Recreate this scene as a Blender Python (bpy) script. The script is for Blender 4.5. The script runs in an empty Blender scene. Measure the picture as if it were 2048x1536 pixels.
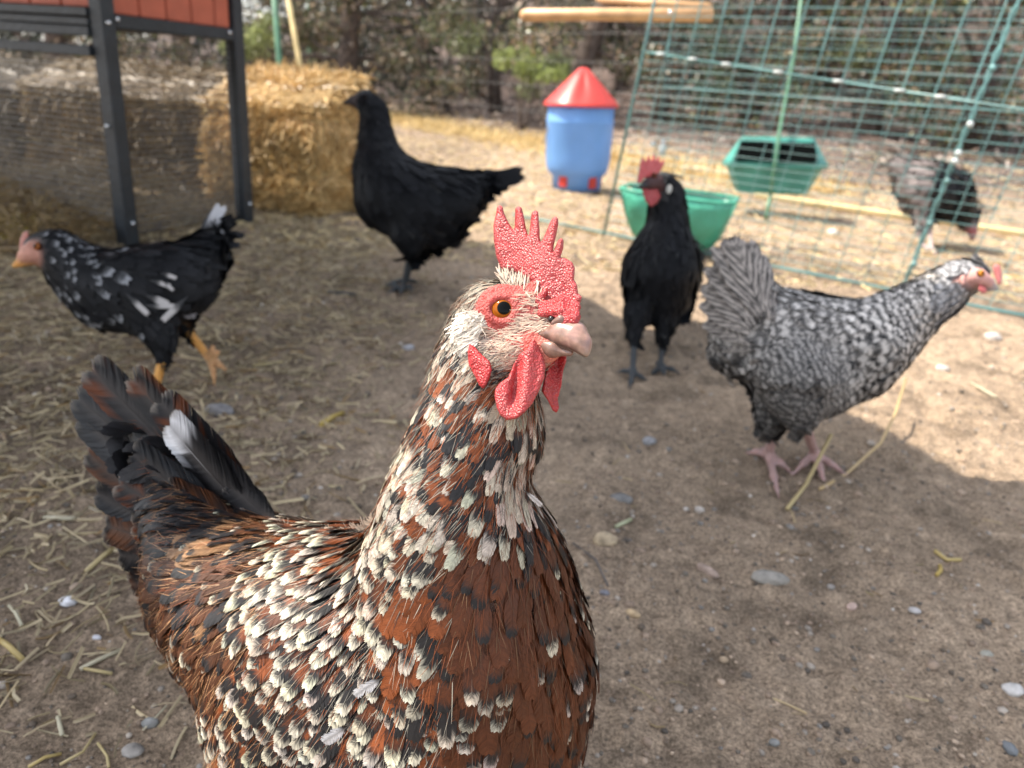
import bpy, bmesh, math, random
import numpy as np
from math import radians, sin, cos, pi
S = bpy.context.scene
# ------------------------------------------------------------------ camera, light, exposure
CH = .47; PITCH = radians(21.4); ROLL = radians(4.2); FPX = 1538.0
FW = np.array([0, cos(PITCH), -sin(PITCH)]); _R0 = np.array([1., 0, 0]); _U0 = np.cross(_R0, FW)
RT = cos(ROLL)*_R0 + sin(ROLL)*_U0; UP = np.cross(RT, FW); CAM = np.array([0, 0, CH])
from mathutils import Matrix, Vector
cd = bpy.data.cameras.new('camera'); cam = bpy.data.objects.new('camera', cd); S.collection.objects.link(cam); S.camera = cam
cam.matrix_world = Matrix(((RT[0], UP[0], -FW[0], 0), (RT[1], UP[1], -FW[1], 0), (RT[2], UP[2], -FW[2], CH), (0, 0, 0, 1)))
cd.sensor_width = 36; cd.lens = FPX/2048*36; cd.clip_start = .01; cd.clip_end = 400
cd.dof.use_dof = True; cd.dof.focus_distance = .385; cd.dof.aperture_fstop = 9.0; cd.dof.aperture_blades = 0
SUN_AZ = (-.985, .13); SUN_EL = 55.0
W = bpy.data.worlds.new('World'); S.world = W; W.use_nodes = True
wn = W.node_tree; sky = wn.nodes.new('ShaderNodeTexSky'); sky.sky_type = 'NISHITA'; sky.sun_disc = False
sky.sun_elevation = radians(SUN_EL); sky.sun_rotation = math.atan2(SUN_AZ[0], SUN_AZ[1]); sky.dust_density = 1.5
wn.nodes['Background'].inputs['Strength'].default_value = .15
_hs = wn.nodes.new('ShaderNodeHueSaturation'); _hs.inputs['Saturation'].default_value = .36
wn.links.new(sky.outputs[0], _hs.inputs['Color']); wn.links.new(_hs.outputs[0], wn.nodes['Background'].inputs[0])
sd = bpy.data.lights.new('sun', 'SUN'); sun = bpy.data.objects.new('sun', sd); S.collection.objects.link(sun)
sd.energy = 3.5; sd.angle = radians(.55); sd.color = (1, .9, .76)
_c = cos(radians(SUN_EL)); SV = Vector((SUN_AZ[0]*_c/.9936, SUN_AZ[1]*_c/.9936, sin(radians(SUN_EL)))).normalized()
sun.rotation_euler = SV.to_track_quat('Z', 'Y').to_euler()
S.view_settings.view_transform = 'Standard'; S.view_settings.look = 'None'; S.view_settings.gamma = 1
S.view_settings.exposure = 1.5; S.view_settings.use_curve_mapping = False
S.render.engine = 'CYCLES'; S.cycles.transparent_max_bounces = 16; S.cycles.max_bounces = 8

# ------------------------------------------------------------------ helpers
from mathutils.bvhtree import BVHTree
rng = np.random.default_rng(7)
def P(px, py, d): return CAM + d*(FW + (px-1024)/FPX*RT - (py-768)/FPX*UP)
def G(px, py, z=0.):
    v = FW + (px-1024)/FPX*RT - (py-768)/FPX*UP
    return CAM + (z-CH)/v[2]*v
def proj(p):
    v = np.asarray(p) - CAM; d = v @ FW
    return 1024+FPX*(v @ RT)/d, 768-FPX*(v @ UP)/d, d
def vn(p, seed=0):                       # value noise 3d in 0..1, vectorised
    p = np.asarray(p, dtype=np.float64); i = np.floor(p).astype(np.int64); f = p-i; f = f*f*(3-2*f)
    def h(x, y, z):
        n = (x*374761393 + y*668265263 + z*2147483647 + seed*974711) & 0x7fffffff
        n = ((n ^ (n >> 13))*1274126177) & 0x7fffffff
        n = ((n ^ (n >> 16))*40503) & 0x7fffffff
        return ((n >> 5) & 0xffff)/65535.
    r = 0
    for a in (0, 1):
        for b in (0, 1):
            for c in (0, 1):
                w = (f[..., 0] if a else 1-f[..., 0])*(f[..., 1] if b else 1-f[..., 1])*(f[..., 2] if c else 1-f[..., 2])
                r = r + w*h(i[..., 0]+a, i[..., 1]+b, i[..., 2]+c)
    return r
def fbm(p, seed=0, o=4):
    r = 0; a = .5; p = np.asarray(p, float)
    for k in range(o): r = r + a*vn(p, seed+k); p = p*2.03+7.1; a *= .5
    return r/(1-.5**o)
def smst(a, b, x): t = np.clip((x-a)/(b-a), 0, 1); return t*t*(3-2*t)

def tag(o, label=None, cat=None, group=None, kind=None):
    if label: o['label'] = label
    if cat: o['category'] = cat
    if group: o['group'] = group
    if kind: o['kind'] = kind
    return o
def empty(name, loc=(0, 0, 0), rz=0, label=None, cat=None, group=None):
    o = bpy.data.objects.new(name, None); S.collection.objects.link(o); o.location = loc; o.rotation_euler = (0, 0, rz)
    o.empty_display_size = .02
    return tag(o, label, cat, group)
def fastmesh(name, v, f, mat, parent=None, col=None, smooth=True):
    """v (N,3) world coordinates, f (M,3|4) or list"""
    me = bpy.data.meshes.new(name); v = np.asarray(v, dtype=np.float32); f = np.asarray(f, dtype=np.int32)
    me.vertices.add(len(v)); me.vertices.foreach_set('co', v.ravel())
    k = f.shape[1]; me.loops.add(f.size); me.loops.foreach_set('vertex_index', f.ravel())
    me.polygons.add(len(f)); me.polygons.foreach_set('loop_start', np.arange(0, f.size, k, dtype=np.int32))
    try: me.polygons.foreach_set('loop_total', np.full(len(f), k, dtype=np.int32))
    except Exception: pass
    if smooth: me.polygons.foreach_set('use_smooth', np.ones(len(f), dtype=bool))
    me.update(calc_edges=True)
    if col is not None:
        a = me.color_attributes.new('Col', 'FLOAT_COLOR', 'POINT')
        c = np.ones((len(v), 4), dtype=np.float32); c[:, :3] = col; a.data.foreach_set('color', c.ravel())
    me.materials.append(mat)
    o = bpy.data.objects.new(name, me); S.collection.objects.link(o)
    if parent is not None:
        o.parent = parent
        pl = parent; inv = parent.matrix_basis.copy(); q = parent.parent
        while q is not None: inv = q.matrix_basis @ inv; q = q.parent
        o.matrix_parent_inverse = inv.inverted()
    return o

class MB:                                # collects simple shapes into one mesh
    def __init__(s): s.v = []; s.f = []; s.c = []; s.n = 0
    def add(s, v, f, c=None):
        v = np.asarray(v, float); s.v.append(v)
        f = np.asarray(f, int)
        if f.shape[1] == 3: f = np.c_[f, f[:, 2]]
        s.f.append(f+s.n); s.n += len(v); s.c.append(np.tile(c if c is not None else (1, 1, 1), (len(v), 1)))
        return s
    def box(s, a, b, M=None, bev=0.0, c=None):
        """box from corner a to corner b, chamfered by bev, optional 4x4 M"""
        a = np.minimum(a, b).astype(float); b2 = np.maximum(a, b).astype(float); ctr = (a+b2)/2; h = (b2-a)/2; bev = min(bev, *(h*.6))
        bm = bmesh.new(); bmesh.ops.create_cube(bm, size=2)
        for q in bm.verts: q.co = Vector((q.co.x*h[0], q.co.y*h[1], q.co.z*h[2]))
        if bev > 0: bmesh.ops.bevel(bm, geom=bm.edges[:], offset=bev, segments=1, affect='EDGES', profile=.5)
        bmesh.ops.triangulate(bm, faces=bm.faces[:]); bm.verts.ensure_lookup_table()
        v = np.array([q.co[:] for q in bm.verts])+ctr; f = [[x.index for x in fc.verts] for fc in bm.faces]; bm.free()
        if M is not None: v = v @ np.array(M)[:3, :3].T + np.array(M)[:3, 3]
        return s.add(v, f, c)
    def tube(s, pts, r, n=6, c=None, cap=True):
        pts = np.asarray(pts, float); m = len(pts); r = np.broadcast_to(r, (m,)).astype(float)
        t = np.gradient(pts, axis=0); t /= np.linalg.norm(t, axis=1)[:, None]+1e-12
        up = np.array([0, 0, 1.]) if abs(t[0, 2]) < .9 else np.array([1., 0, 0]); vs = []
        for i in range(m):
            a = np.cross(t[i], up); a /= np.linalg.norm(a)+1e-12; b = np.cross(a, t[i]); up = b
            an = np.arange(n)*2*pi/n; vs.append(pts[i]+r[i]*(np.cos(an)[:, None]*a+np.sin(an)[:, None]*b))
        v = np.concatenate(vs); f = []
        for i in range(m-1):
            for j in range(n): f.append((i*n+j, i*n+(j+1) % n, (i+1)*n+(j+1) % n, (i+1)*n+j))
        if cap:
            v = np.r_[v, pts[:1], pts[-1:]]
            for j in range(n): f.append((m*n, (j+1) % n, j, j)); f.append((m*n+1, (m-1)*n+j, (m-1)*n+(j+1) % n, (m-1)*n+(j+1) % n))
        return s.add(v, f, c)
    def lathe(s, prof, n=40, M=None, c=None, sq=None):
        prof = np.asarray(prof, float); an = np.arange(n)*2*pi/n; m = len(prof)
        v = np.concatenate([np.c_[p[0]*np.cos(an), p[0]*np.sin(an), np.full(n, p[1])] for p in prof])
        f = [(i*n+j, i*n+(j+1) % n, (i+1)*n+(j+1) % n, (i+1)*n+j) for i in range(m-1) for j in range(n)]
        if M is not None: v = v @ np.array(M)[:3, :3].T + np.array(M)[:3, 3]
        return s.add(v, f, c)
    def ball(s, p, r, c=None, n=8):
        pr = [(r*sin(a), -r*cos(a)) for a in np.linspace(0.02, pi-.02, n)]
        return s.lathe(pr, n*2, Matrix.Translation(Vector(p)), c)
    def build(s, name, mat, parent=None, smooth=False, col=True):
        v = np.concatenate(s.v); f = np.concatenate(s.f); c = np.concatenate(s.c)
        me_tri = f
        me = bpy.data.meshes.new(name)
        fl = [tuple(q) if q[2] != q[3] else tuple(q[:3]) for q in me_tri.tolist()] if len(f) < 20000 else None
        if fl is None: return fastmesh(name, v, f, mat, parent, c if col else None, smooth)
        bpy.data.meshes.remove(me); me = bpy.data.meshes.new(name); me.from_pydata(v.tolist(), [], fl); me.update()
        if smooth: me.polygons.foreach_set('use_smooth', np.ones(len(fl), dtype=bool))
        if col:
            a = me.color_attributes.new('Col', 'FLOAT_COLOR', 'POINT'); cc = np.ones((len(v), 4), dtype=np.float32); cc[:, :3] = c
            a.data.foreach_set('color', cc.ravel())
        me.materials.append(mat); o = bpy.data.objects.new(name, me); S.collection.objects.link(o)
        if parent is not None:
            o.parent = parent; inv = parent.matrix_basis.copy(); q = parent.parent
            while q is not None: inv = q.matrix_basis @ inv; q = q.parent
            o.matrix_parent_inverse = inv.inverted()
        return o

# ------------------------------------------------------------------ materials
def mat(name, col=(.5, .5, .5), rough=.6, metal=0., attr=False, nscale=None, namt=.25, bump=None, trans=0., spec=.5, sss=0., sub=(1, .3, .2), aniso=0, extra=None):
    m = bpy.data.materials.new(name); m.use_nodes = True; nt = m.node_tree; N = nt.nodes; L = nt.links; b = N['Principled BSDF']
    b.inputs['Roughness'].default_value = rough; b.inputs['Metallic'].default_value = metal; b.inputs['Specular IOR Level'].default_value = spec
    if attr:
        a = N.new('ShaderNodeVertexColor'); a.layer_name = 'Col'; src = a.outputs[0]
    else:
        a = N.new('ShaderNodeRGB'); a.outputs[0].default_value = (*col, 1); src = a.outputs[0]
    tc = N.new('ShaderNodeTexCoord')
    if nscale:
        n = N.new('ShaderNodeTexNoise'); n.inputs['Scale'].default_value = nscale; n.inputs['Detail'].default_value = 6; L.new(tc.outputs['Object'], n.inputs['Vector'])
        mr = N.new('ShaderNodeMapRange'); mr.inputs[1].default_value = .3; mr.inputs[2].default_value = .7; mr.inputs[3].default_value = 1-namt; mr.inputs[4].default_value = 1+namt; L.new(n.outputs[0], mr.inputs[0])
        mx = N.new('ShaderNodeVectorMath'); mx.operation = 'SCALE'; L.new(src, mx.inputs[0]); L.new(mr.outputs[0], mx.inputs['Scale']); src = mx.outputs[0]
    L.new(src, b.inputs['Base Color'])
    if bump:
        prev = None
        for kind, sc, st in bump:
            n = N.new('ShaderNodeTexNoise' if kind == 'n' else 'ShaderNodeTexVoronoi'); n.inputs['Scale'].default_value = sc; L.new(tc.outputs['Object'], n.inputs['Vector'])
            bp = N.new('ShaderNodeBump'); bp.inputs['Strength'].default_value = min(1, abs(st)*1.); bp.inputs['Distance'].default_value = 1/sc*.6; bp.invert = kind == 'v'
            L.new(n.outputs[0], bp.inputs['Height'])
            if prev: L.new(prev, bp.inputs['Normal'])
            prev = bp.outputs[0]
        L.new(prev, b.inputs['Normal'])
    if sss: b.inputs['Subsurface Weight'].default_value = sss; b.inputs['Subsurface Scale'].default_value = .006; b.inputs['Subsurface Radius'].default_value = sub
    if trans:
        t = N.new('ShaderNodeBsdfTranslucent'); L.new(src, t.inputs[0]); mxs = N.new('ShaderNodeMixShader'); mxs.inputs[0].default_value = trans
        L.new(b.outputs[0], mxs.inputs[1]); L.new(t.outputs[0], mxs.inputs[2]); L.new(mxs.outputs[0], N['Material Output'].inputs[0])
    return m
M = {}
M['plume'] = mat('plumage', attr=True, rough=.5, trans=.12, spec=.35)
M['blackplume'] = mat('black_plumage', attr=True, rough=.55, trans=0, spec=.1)
M['skin'] = mat('bird_skin', attr=True, rough=.6, nscale=500, namt=.2, bump=[('n', 260, .5), ('v', 900, .8)], sss=.2)
M['comb'] = mat('comb_skin', attr=True, rough=.38, nscale=260, namt=.2, bump=[('n', 110, .2), ('v', 1050, 1.0)], sss=.12, spec=.55)
M['beak'] = mat('beak_horn', attr=True, rough=.3, nscale=260, namt=.25, spec=.6, sss=.1, bump=[('n', 260, .1)])
M['strawm'] = mat('straw', attr=True, rough=.38, spec=.5, trans=.15)
M['stone'] = mat('stone', attr=True, rough=.85, nscale=120, namt=.3, bump=[('n', 200, .5)])
M['wood'] = mat('perch_wood', (.56, .33, .16), rough=.45, nscale=18, namt=.25)
M['navy'] = mat('dark_painted_wood', (.013, .018, .024), rough=.5, nscale=25, namt=.3, bump=[('n', 90, .2)])
M['redwood'] = mat('red_painted_board', (.42, .1, .052), rough=.6, nscale=14, namt=.15, bump=[('n', 60, .15)])
M['wire'] = mat('dark_wire', (.24, .24, .24), rough=.5)
M['gwire'] = mat('green_coated_wire', (.10, .22, .22), rough=.35, nscale=9, namt=.4, spec=.6)
M['swire'] = mat('galvanised_wire', (.2, .2, .2), rough=.5)
M['gpost'] = mat('green_painted_post', (.08, .2, .12), rough=.45, nscale=12, namt=.2)
M['cane'] = mat('bamboo_cane', (.6, .47, .22), rough=.45, nscale=10, namt=.25)
M['screw'] = mat('screw_steel', (.75, .78, .82), rough=.25, metal=.9)
M['redpl'] = mat('red_plastic', (.6, .06, .05), rough=.35, trans=.15, nscale=6, namt=.1)
M['bluepl'] = mat('blue_plastic', (.2, .43, .82), rough=.35, trans=.3, nscale=5, namt=.1)
M['greenpl'] = mat('green_plastic', (.08, .40, .28), rough=.3, trans=.2, nscale=9, namt=.25, bump=[('n', 12, .4)])
M['dgreenpl'] = mat('dark_green_plastic', (.05, .24, .2), rough=.35, nscale=9, namt=.25)
M['blackm'] = mat('slot_shade_black', (.004, .005, .005), rough=1, spec=0)
M['white'] = mat('white_plastic', (.45, .5, .5), rough=.35)
M['yellow'] = mat('yellow_net_plastic', (.55, .45, .04), rough=.4)
M['blocker_sheet'] = mat('shade_blocker_sheet', (.2, .22, .18), rough=.8, nscale=20, namt=.1)
M['bark'] = mat('tree_bark', (.075, .055, .045), rough=.9, nscale=18, namt=.4, bump=[('n', 30, 1)])
M['leaf'] = mat('tree_leaf', attr=True, rough=.38, trans=.3, spec=.5)
M['dark_board'] = mat('black_stained_board', (.004, .004, .004), rough=1, nscale=30, namt=.3, spec=0)
M['plank'] = mat('weathered_plank', (.45, .34, .2), rough=.8, nscale=20, namt=.3, bump=[('n', 40, .5)])

def grains(m, sc, lo, hi, col):           # pale papillae on the fleshy parts
    nt = m.node_tree; N = nt.nodes; L = nt.links; b = N['Principled BSDF']; src = b.inputs['Base Color'].links[0].from_socket
    tc = N.new('ShaderNodeTexCoord'); v = N.new('ShaderNodeTexVoronoi'); v.inputs['Scale'].default_value = sc; L.new(tc.outputs['Object'], v.inputs['Vector'])
    mr = N.new('ShaderNodeMapRange'); mr.inputs[1].default_value = lo; mr.inputs[2].default_value = hi; mr.inputs[3].default_value = .28; mr.inputs[4].default_value = 0; L.new(v.outputs[0], mr.inputs[0])
    n = N.new('ShaderNodeTexNoise'); n.inputs['Scale'].default_value = 90; L.new(tc.outputs['Object'], n.inputs['Vector']); m2 = N.new('ShaderNodeMapRange'); m2.inputs[1].default_value = .4; m2.inputs[2].default_value = .6; L.new(n.outputs[0], m2.inputs[0])
    mu = N.new('ShaderNodeMath'); mu.operation = 'MULTIPLY'; L.new(mr.outputs[0], mu.inputs[0]); L.new(m2.outputs[0], mu.inputs[1])
    mx = N.new('ShaderNodeMix'); mx.data_type = 'RGBA'; L.new(mu.outputs[0], mx.inputs[0]); L.new(src, mx.inputs[6]); mx.inputs[7].default_value = (*col, 1); L.new(mx.outputs[2], b.inputs['Base Color'])
grains(M['comb'], 1050, .12, .42, (.8, .5, .46))
def ground_mat():
    m = bpy.data.materials.new('dirt_ground'); m.use_nodes = True; nt = m.node_tree; N = nt.nodes; L = nt.links; b = N['Principled BSDF']
    b.inputs['Roughness'].default_value = .95; b.inputs['Specular IOR Level'].default_value = .15
    at = N.new('ShaderNodeVertexColor'); at.layer_name = 'Col'; tc = N.new('ShaderNodeTexCoord'); src = at.outputs[0]
    def noise(sc, det=8, ro=.6):
        n = N.new('ShaderNodeTexNoise'); n.inputs['Scale'].default_value = sc; n.inputs['Detail'].default_value = det; n.inputs['Roughness'].default_value = ro
        L.new(tc.outputs['Object'], n.inputs['Vector']); return n
    for sc, lo, hi, a, bb in ((9, .3, .7, .8, 1.16), (60, .3, .7, .68, 1.26), (300, .34, .66, .5, 1.45), (1100, .32, .68, .6, 1.35)):
        n = noise(sc); mr = N.new('ShaderNodeMapRange')
        for i, x in enumerate((lo, hi, a, bb)): mr.inputs[i+1].default_value = x
        L.new(n.outputs[0], mr.inputs[0]); mx = N.new('ShaderNodeVectorMath'); mx.operation = 'SCALE'
        L.new(src, mx.inputs[0]); L.new(mr.outputs[0], mx.inputs['Scale']); src = mx.outputs[0]
    L.new(src, b.inputs['Base Color'])
    prev = None
    for sc, st, di in ((45, .8, .012), (260, .9, .004), (1000, .9, .0012)):
        n = noise(sc); bp = N.new('ShaderNodeBump'); bp.inputs['Strength'].default_value = st; bp.inputs['Distance'].default_value = di
        L.new(n.outputs[0], bp.inputs['Height'])
        if prev: L.new(prev, bp.inputs['Normal'])
        prev = bp.outputs[0]
    L.new(prev, b.inputs['Normal'])
    return m
M['ground'] = ground_mat()

# ------------------------------------------------------------------ ground
FA = G(760, 232)[:2]; FB = G(1450, 352)[:2]      # foot of the far wire fence
fdir = (FB-FA)/np.linalg.norm(FB-FA); fnor = np.array([-fdir[1], fdir[0]]);
if fnor[1] < 0: fnor = -fnor
def gheight(x, y):
    p = np.stack([x, y, 0*x], -1)
    s = (x-FA[0])*fnor[0] + (y-FA[1])*fnor[1]                       # metres beyond the fence
    near = np.exp(-((x*.6)**2+(y*.45)**2))
    z = (fbm(p*9, 3)-.5)*.03*(.35+.65*np.clip(np.hypot(x, y)-.3, 0, 1)) + (fbm(p*45, 5)-.5)*.016 + (vn(p*120, 9)-.5)*.0045
    z = z + np.clip(s-.2, 0, 30)*.075 + np.clip(s-6, 0, 100)*.16 + (fbm(p*1.3, 8)-.5)*.25*np.clip(s, 0, 1)
    return z - .003
def axis(lo, hi, c0, c1, fine, grow):
    a = [c0]
    while a[-1] < c1: a.append(a[-1]+fine)
    st = fine
    while a[-1] < hi: st *= grow; a.append(a[-1]+st)
    b = [c0]; st = fine
    while b[-1] > lo: st *= grow; b.append(b[-1]-st)
    return np.array(b[:0:-1]+a)
gx = axis(-60, 60, -.62, .95, .0055, 1.035); gy = axis(-8, 90, .36, 1.9, .0055, 1.02)
X, Y = np.meshgrid(gx, gy); Z = gheight(X, Y)
V = np.stack([X, Y, Z], -1).reshape(-1, 3); nx = len(gx); ny = len(gy)
ii = (np.arange(ny-1)[:, None]*nx+np.arange(nx-1)[None]).ravel(); Fq = np.stack([ii, ii+1, ii+nx+1, ii+nx], -1)
pp = V*np.array([1, 1, 0]); k1 = fbm(pp*3.1, 21)[:, None]; k2 = vn(pp*70, 31)[:, None]; k3 = fbm(pp*14, 33)[:, None]
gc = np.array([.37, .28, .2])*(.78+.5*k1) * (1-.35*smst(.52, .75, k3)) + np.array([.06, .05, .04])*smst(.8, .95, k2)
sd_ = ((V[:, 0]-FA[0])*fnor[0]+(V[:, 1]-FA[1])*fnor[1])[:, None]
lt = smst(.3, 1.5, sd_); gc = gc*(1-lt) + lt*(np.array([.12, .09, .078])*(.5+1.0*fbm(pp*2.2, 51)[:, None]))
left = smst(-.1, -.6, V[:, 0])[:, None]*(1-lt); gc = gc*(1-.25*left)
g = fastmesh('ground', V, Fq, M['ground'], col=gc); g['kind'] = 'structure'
def gz(x, y): return gheight(np.atleast_1d(np.asarray(x, float)), np.atleast_1d(np.asarray(y, float)))
# ------------------------------------------------------------------ coop
P1 = np.array([-1.038, 2.0]); P2 = np.array([-.878, 2.424]); sdir = (P2-P1)/np.linalg.norm(P2-P1); ldir = np.array([-sdir[1], sdir[0]])
SL = np.linalg.norm(P2-P1); cang = math.atan2(sdir[1], sdir[0])
CM = Matrix.Translation((P1[0], P1[1], 0)) @ Matrix.Rotation(cang, 4, 'Z')       # local x = along side, y = to the left/back
coop = empty('chicken_coop', (P1[0], P1[1], 0), 0, 'raised chicken coop with red boards, dark frame and wire mesh below, beside the straw bales', 'chicken coop')
def cbox(name, a, b, m, bev=.002, parent=coop): return MB().box(a, b, CM, bev).build(name, m, parent)
DP = 1.25; TOP = 1.13
for (x, y) in ((0, 0), (SL, 0), (0, DP), (SL, DP)): cbox('post', (x-.02, y-.02, -.02), (x+.02, y+.02, TOP), M['navy'])
cbox('side_rail', (.021, -.018, .525), (SL-.021, .012, .556), M['navy'])
cbox('side_rail', (.021, -.014, 1.08), (SL-.021, .014, 1.12), M['navy'])
for z0, z1, dy in ((.458, .482, -.03), (.502, .524, -.018), (.526, .543, -.012), (.546, .566, -.018)):
    cbox('front_rail', (-.022+dy*.3, .021, z0), (.012+dy*.3, DP-.021, z1), M['navy'])
cbox('front_rail', (-.02, .021, 1.08), (.012, DP-.021, 1.12), M['navy'])
cbox('back_rail', (SL-.012, .021, .53), (SL+.012, DP-.021, .555), M['navy'])
w = .088; x = .021
while x < SL-.03:
    cbox('board', (x, -.008, .557), (min(x+w, SL-.021)-.004, .006, 1.079), M['redwood'], .003); x += w
y = .021
while y < DP-.03:
    cbox('board', (-.006, y, .567), (.008, min(y+.105, DP-.021)-.004, 1.079), M['redwood'], .003)
    cbox('board', (SL-.006, y, .557), (SL+.006, min(y+.105, DP-.021)-.004, 1.079), M['redwood'], .003); y += .105
cbox('floor_panel', (.022, .022, .545), (SL-.022, DP-.022, .5565), M['navy'])
cbox('roof', (-.04, -.05, 1.131), (SL+.05, DP+.06, 1.155), M['navy'], .004)
for (x, y, z) in ((-.012, -.03, .535), (.02, -.024, .545), (SL-.045, -.022, .545), (-.024, .11, .475), (-.024, .155, .468), (0.0, -.0225, .06), (SL, -.0225, .06), (-.0225, 0.0, .3)):
    q = np.array(CM @ Vector((x, y, z))); MB().ball(q, .0058, n=5).build('screw', M['screw'], coop, smooth=True)
def gridwires(a, b, z0, z1, su, sv, r, n=3, skew=None):
    mb = MB(); a = np.array(a, float); b = np.array(b, float); L = np.linalg.norm(b-a); t = (b-a)/L; sk = np.array(skew if skew is not None else (0, 0, 0.))
    for u in np.arange(0, L+.001, su):
        p = a+t*u; mb.tube([np.r_[p, z0]+sk*z0, np.r_[p, z1]+sk*z1], r, n, cap=False)
    for z in np.arange(z0, z1+.001, sv): mb.tube([np.r_[a, z]+sk*z, np.r_[b, z]+sk*z], r, n, cap=False)
    return mb
q1 = np.array(CM @ Vector((.02, .002, 0)))[:2]; q2 = np.array(CM @ Vector((SL-.02, .002, 0)))[:2]
gridwires(q1, q2, .03, .526, .0145, .0145, .0008).build('side_mesh', M['wire'], coop)
q1 = np.array(CM @ Vector((.0, .02, 0)))[:2]; q2 = np.array(CM @ Vector((0, DP-.02, 0)))[:2]
gridwires(q1, q2, .03, .463, .0145, .0145, .0008).build('front_mesh', M['wire'], coop)

# shade cloth and poles added out of view, outlined to shade the ground
blocker_root = empty('added_shade_blocker', (-1, 1.2, 0), 0, 'grey green shade cloth added out of view to shade the ground, with its poles', 'shade cloth')
sh = lambda gx_, gy_: (gx_-.81*.985/.985, gy_+.107)
edge = [(-.88, 2.40), (-.72, 2.08), (-.58, 1.755), (-.44, 1.61), (-.25, 1.29), (-.17, 1.12), (-.06, .97), (.0, .80), (-.12, .585), (-.45, .50), (-.83, .53), (-1.1, .40), (-2.3, .40), (-2.3, 2.6)]  # outline notched so the dirt is shaded and the hen stays lit
bm = bmesh.new(); vt = [bm.verts.new((x, y, 1.17)) for x, y in edge]; bm.faces.new(vt)
bmesh.ops.solidify(bm, geom=bm.faces[:], thickness=.003); bmesh.ops.triangulate(bm, faces=bm.faces[:])
me = bpy.data.meshes.new('blocker'); bm.to_mesh(me); bm.free(); me.materials.append(M['blocker_sheet']); o = bpy.data.objects.new('blocker', me); S.collection.objects.link(o); o.parent = blocker_root; o.matrix_parent_inverse = blocker_root.matrix_basis.inverted()
for x, y in ((-2.3, .42), (-2.3, 2.58)): MB().tube([(x, y, -.02), (x, y, 1.19)], .018, 10).build('pole', M['gpost'], blocker_root, smooth=True)  # poles of the added blocker, out of view too

# ------------------------------------------------------------------ straw
def strands(n, posf, dirf, Lr, Wr, colf, seed, bend=.15):
    """n bent flat stalks; returns verts/faces/cols"""
    r = np.random.default_rng(seed); p = posf(r, n); d = dirf(r, n, p); d /= np.linalg.norm(d, axis=1)[:, None]; L = r.uniform(*Lr, n)*r.uniform(.5, 1, n); w = r.uniform(*Wr, n)
    s = np.cross(d, r.normal(size=(n, 3))); s /= np.linalg.norm(s, axis=1)[:, None]; u = np.cross(d, s)
    k = r.normal(0, bend, n); VV = []
    for t in (-.5, -.17, .17, .5):
        c = p+d*(L*t)[:, None]+u*(k*L*(t*t-.08)*2)[:, None]
        for a, b in ((-1, 0), (0, .45), (1, 0)): VV.append(c+s*(w*a*.5)[:, None]+u*(w*b)[:, None])
    V_ = np.stack(VV, 1); f0 = []
    for i in range(3):
        for j in range(2): a = i*3+j; f0.append((a, a+1, a+4, a+3))
    F_ = (np.array(f0)[None]+(np.arange(n)*12)[:, None, None]).reshape(-1, 4)
    C_ = np.repeat(colf(r, n, p)[:, None], 12, 1); return V_.reshape(-1, 3), F_, C_.reshape(-1, 3)
def scol(r, n, p, base=(.55, .38, .15), dk=.5):
    k = r.random(n)[:, None]; c = np.array(base)*(1-dk*k)+np.array([.08, .07, .03])*r.random((n, 1)); g_ = r.random(n)[:, None] < .12
    return np.where(g_, c*np.array([.62, .5, .35]), c)
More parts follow.
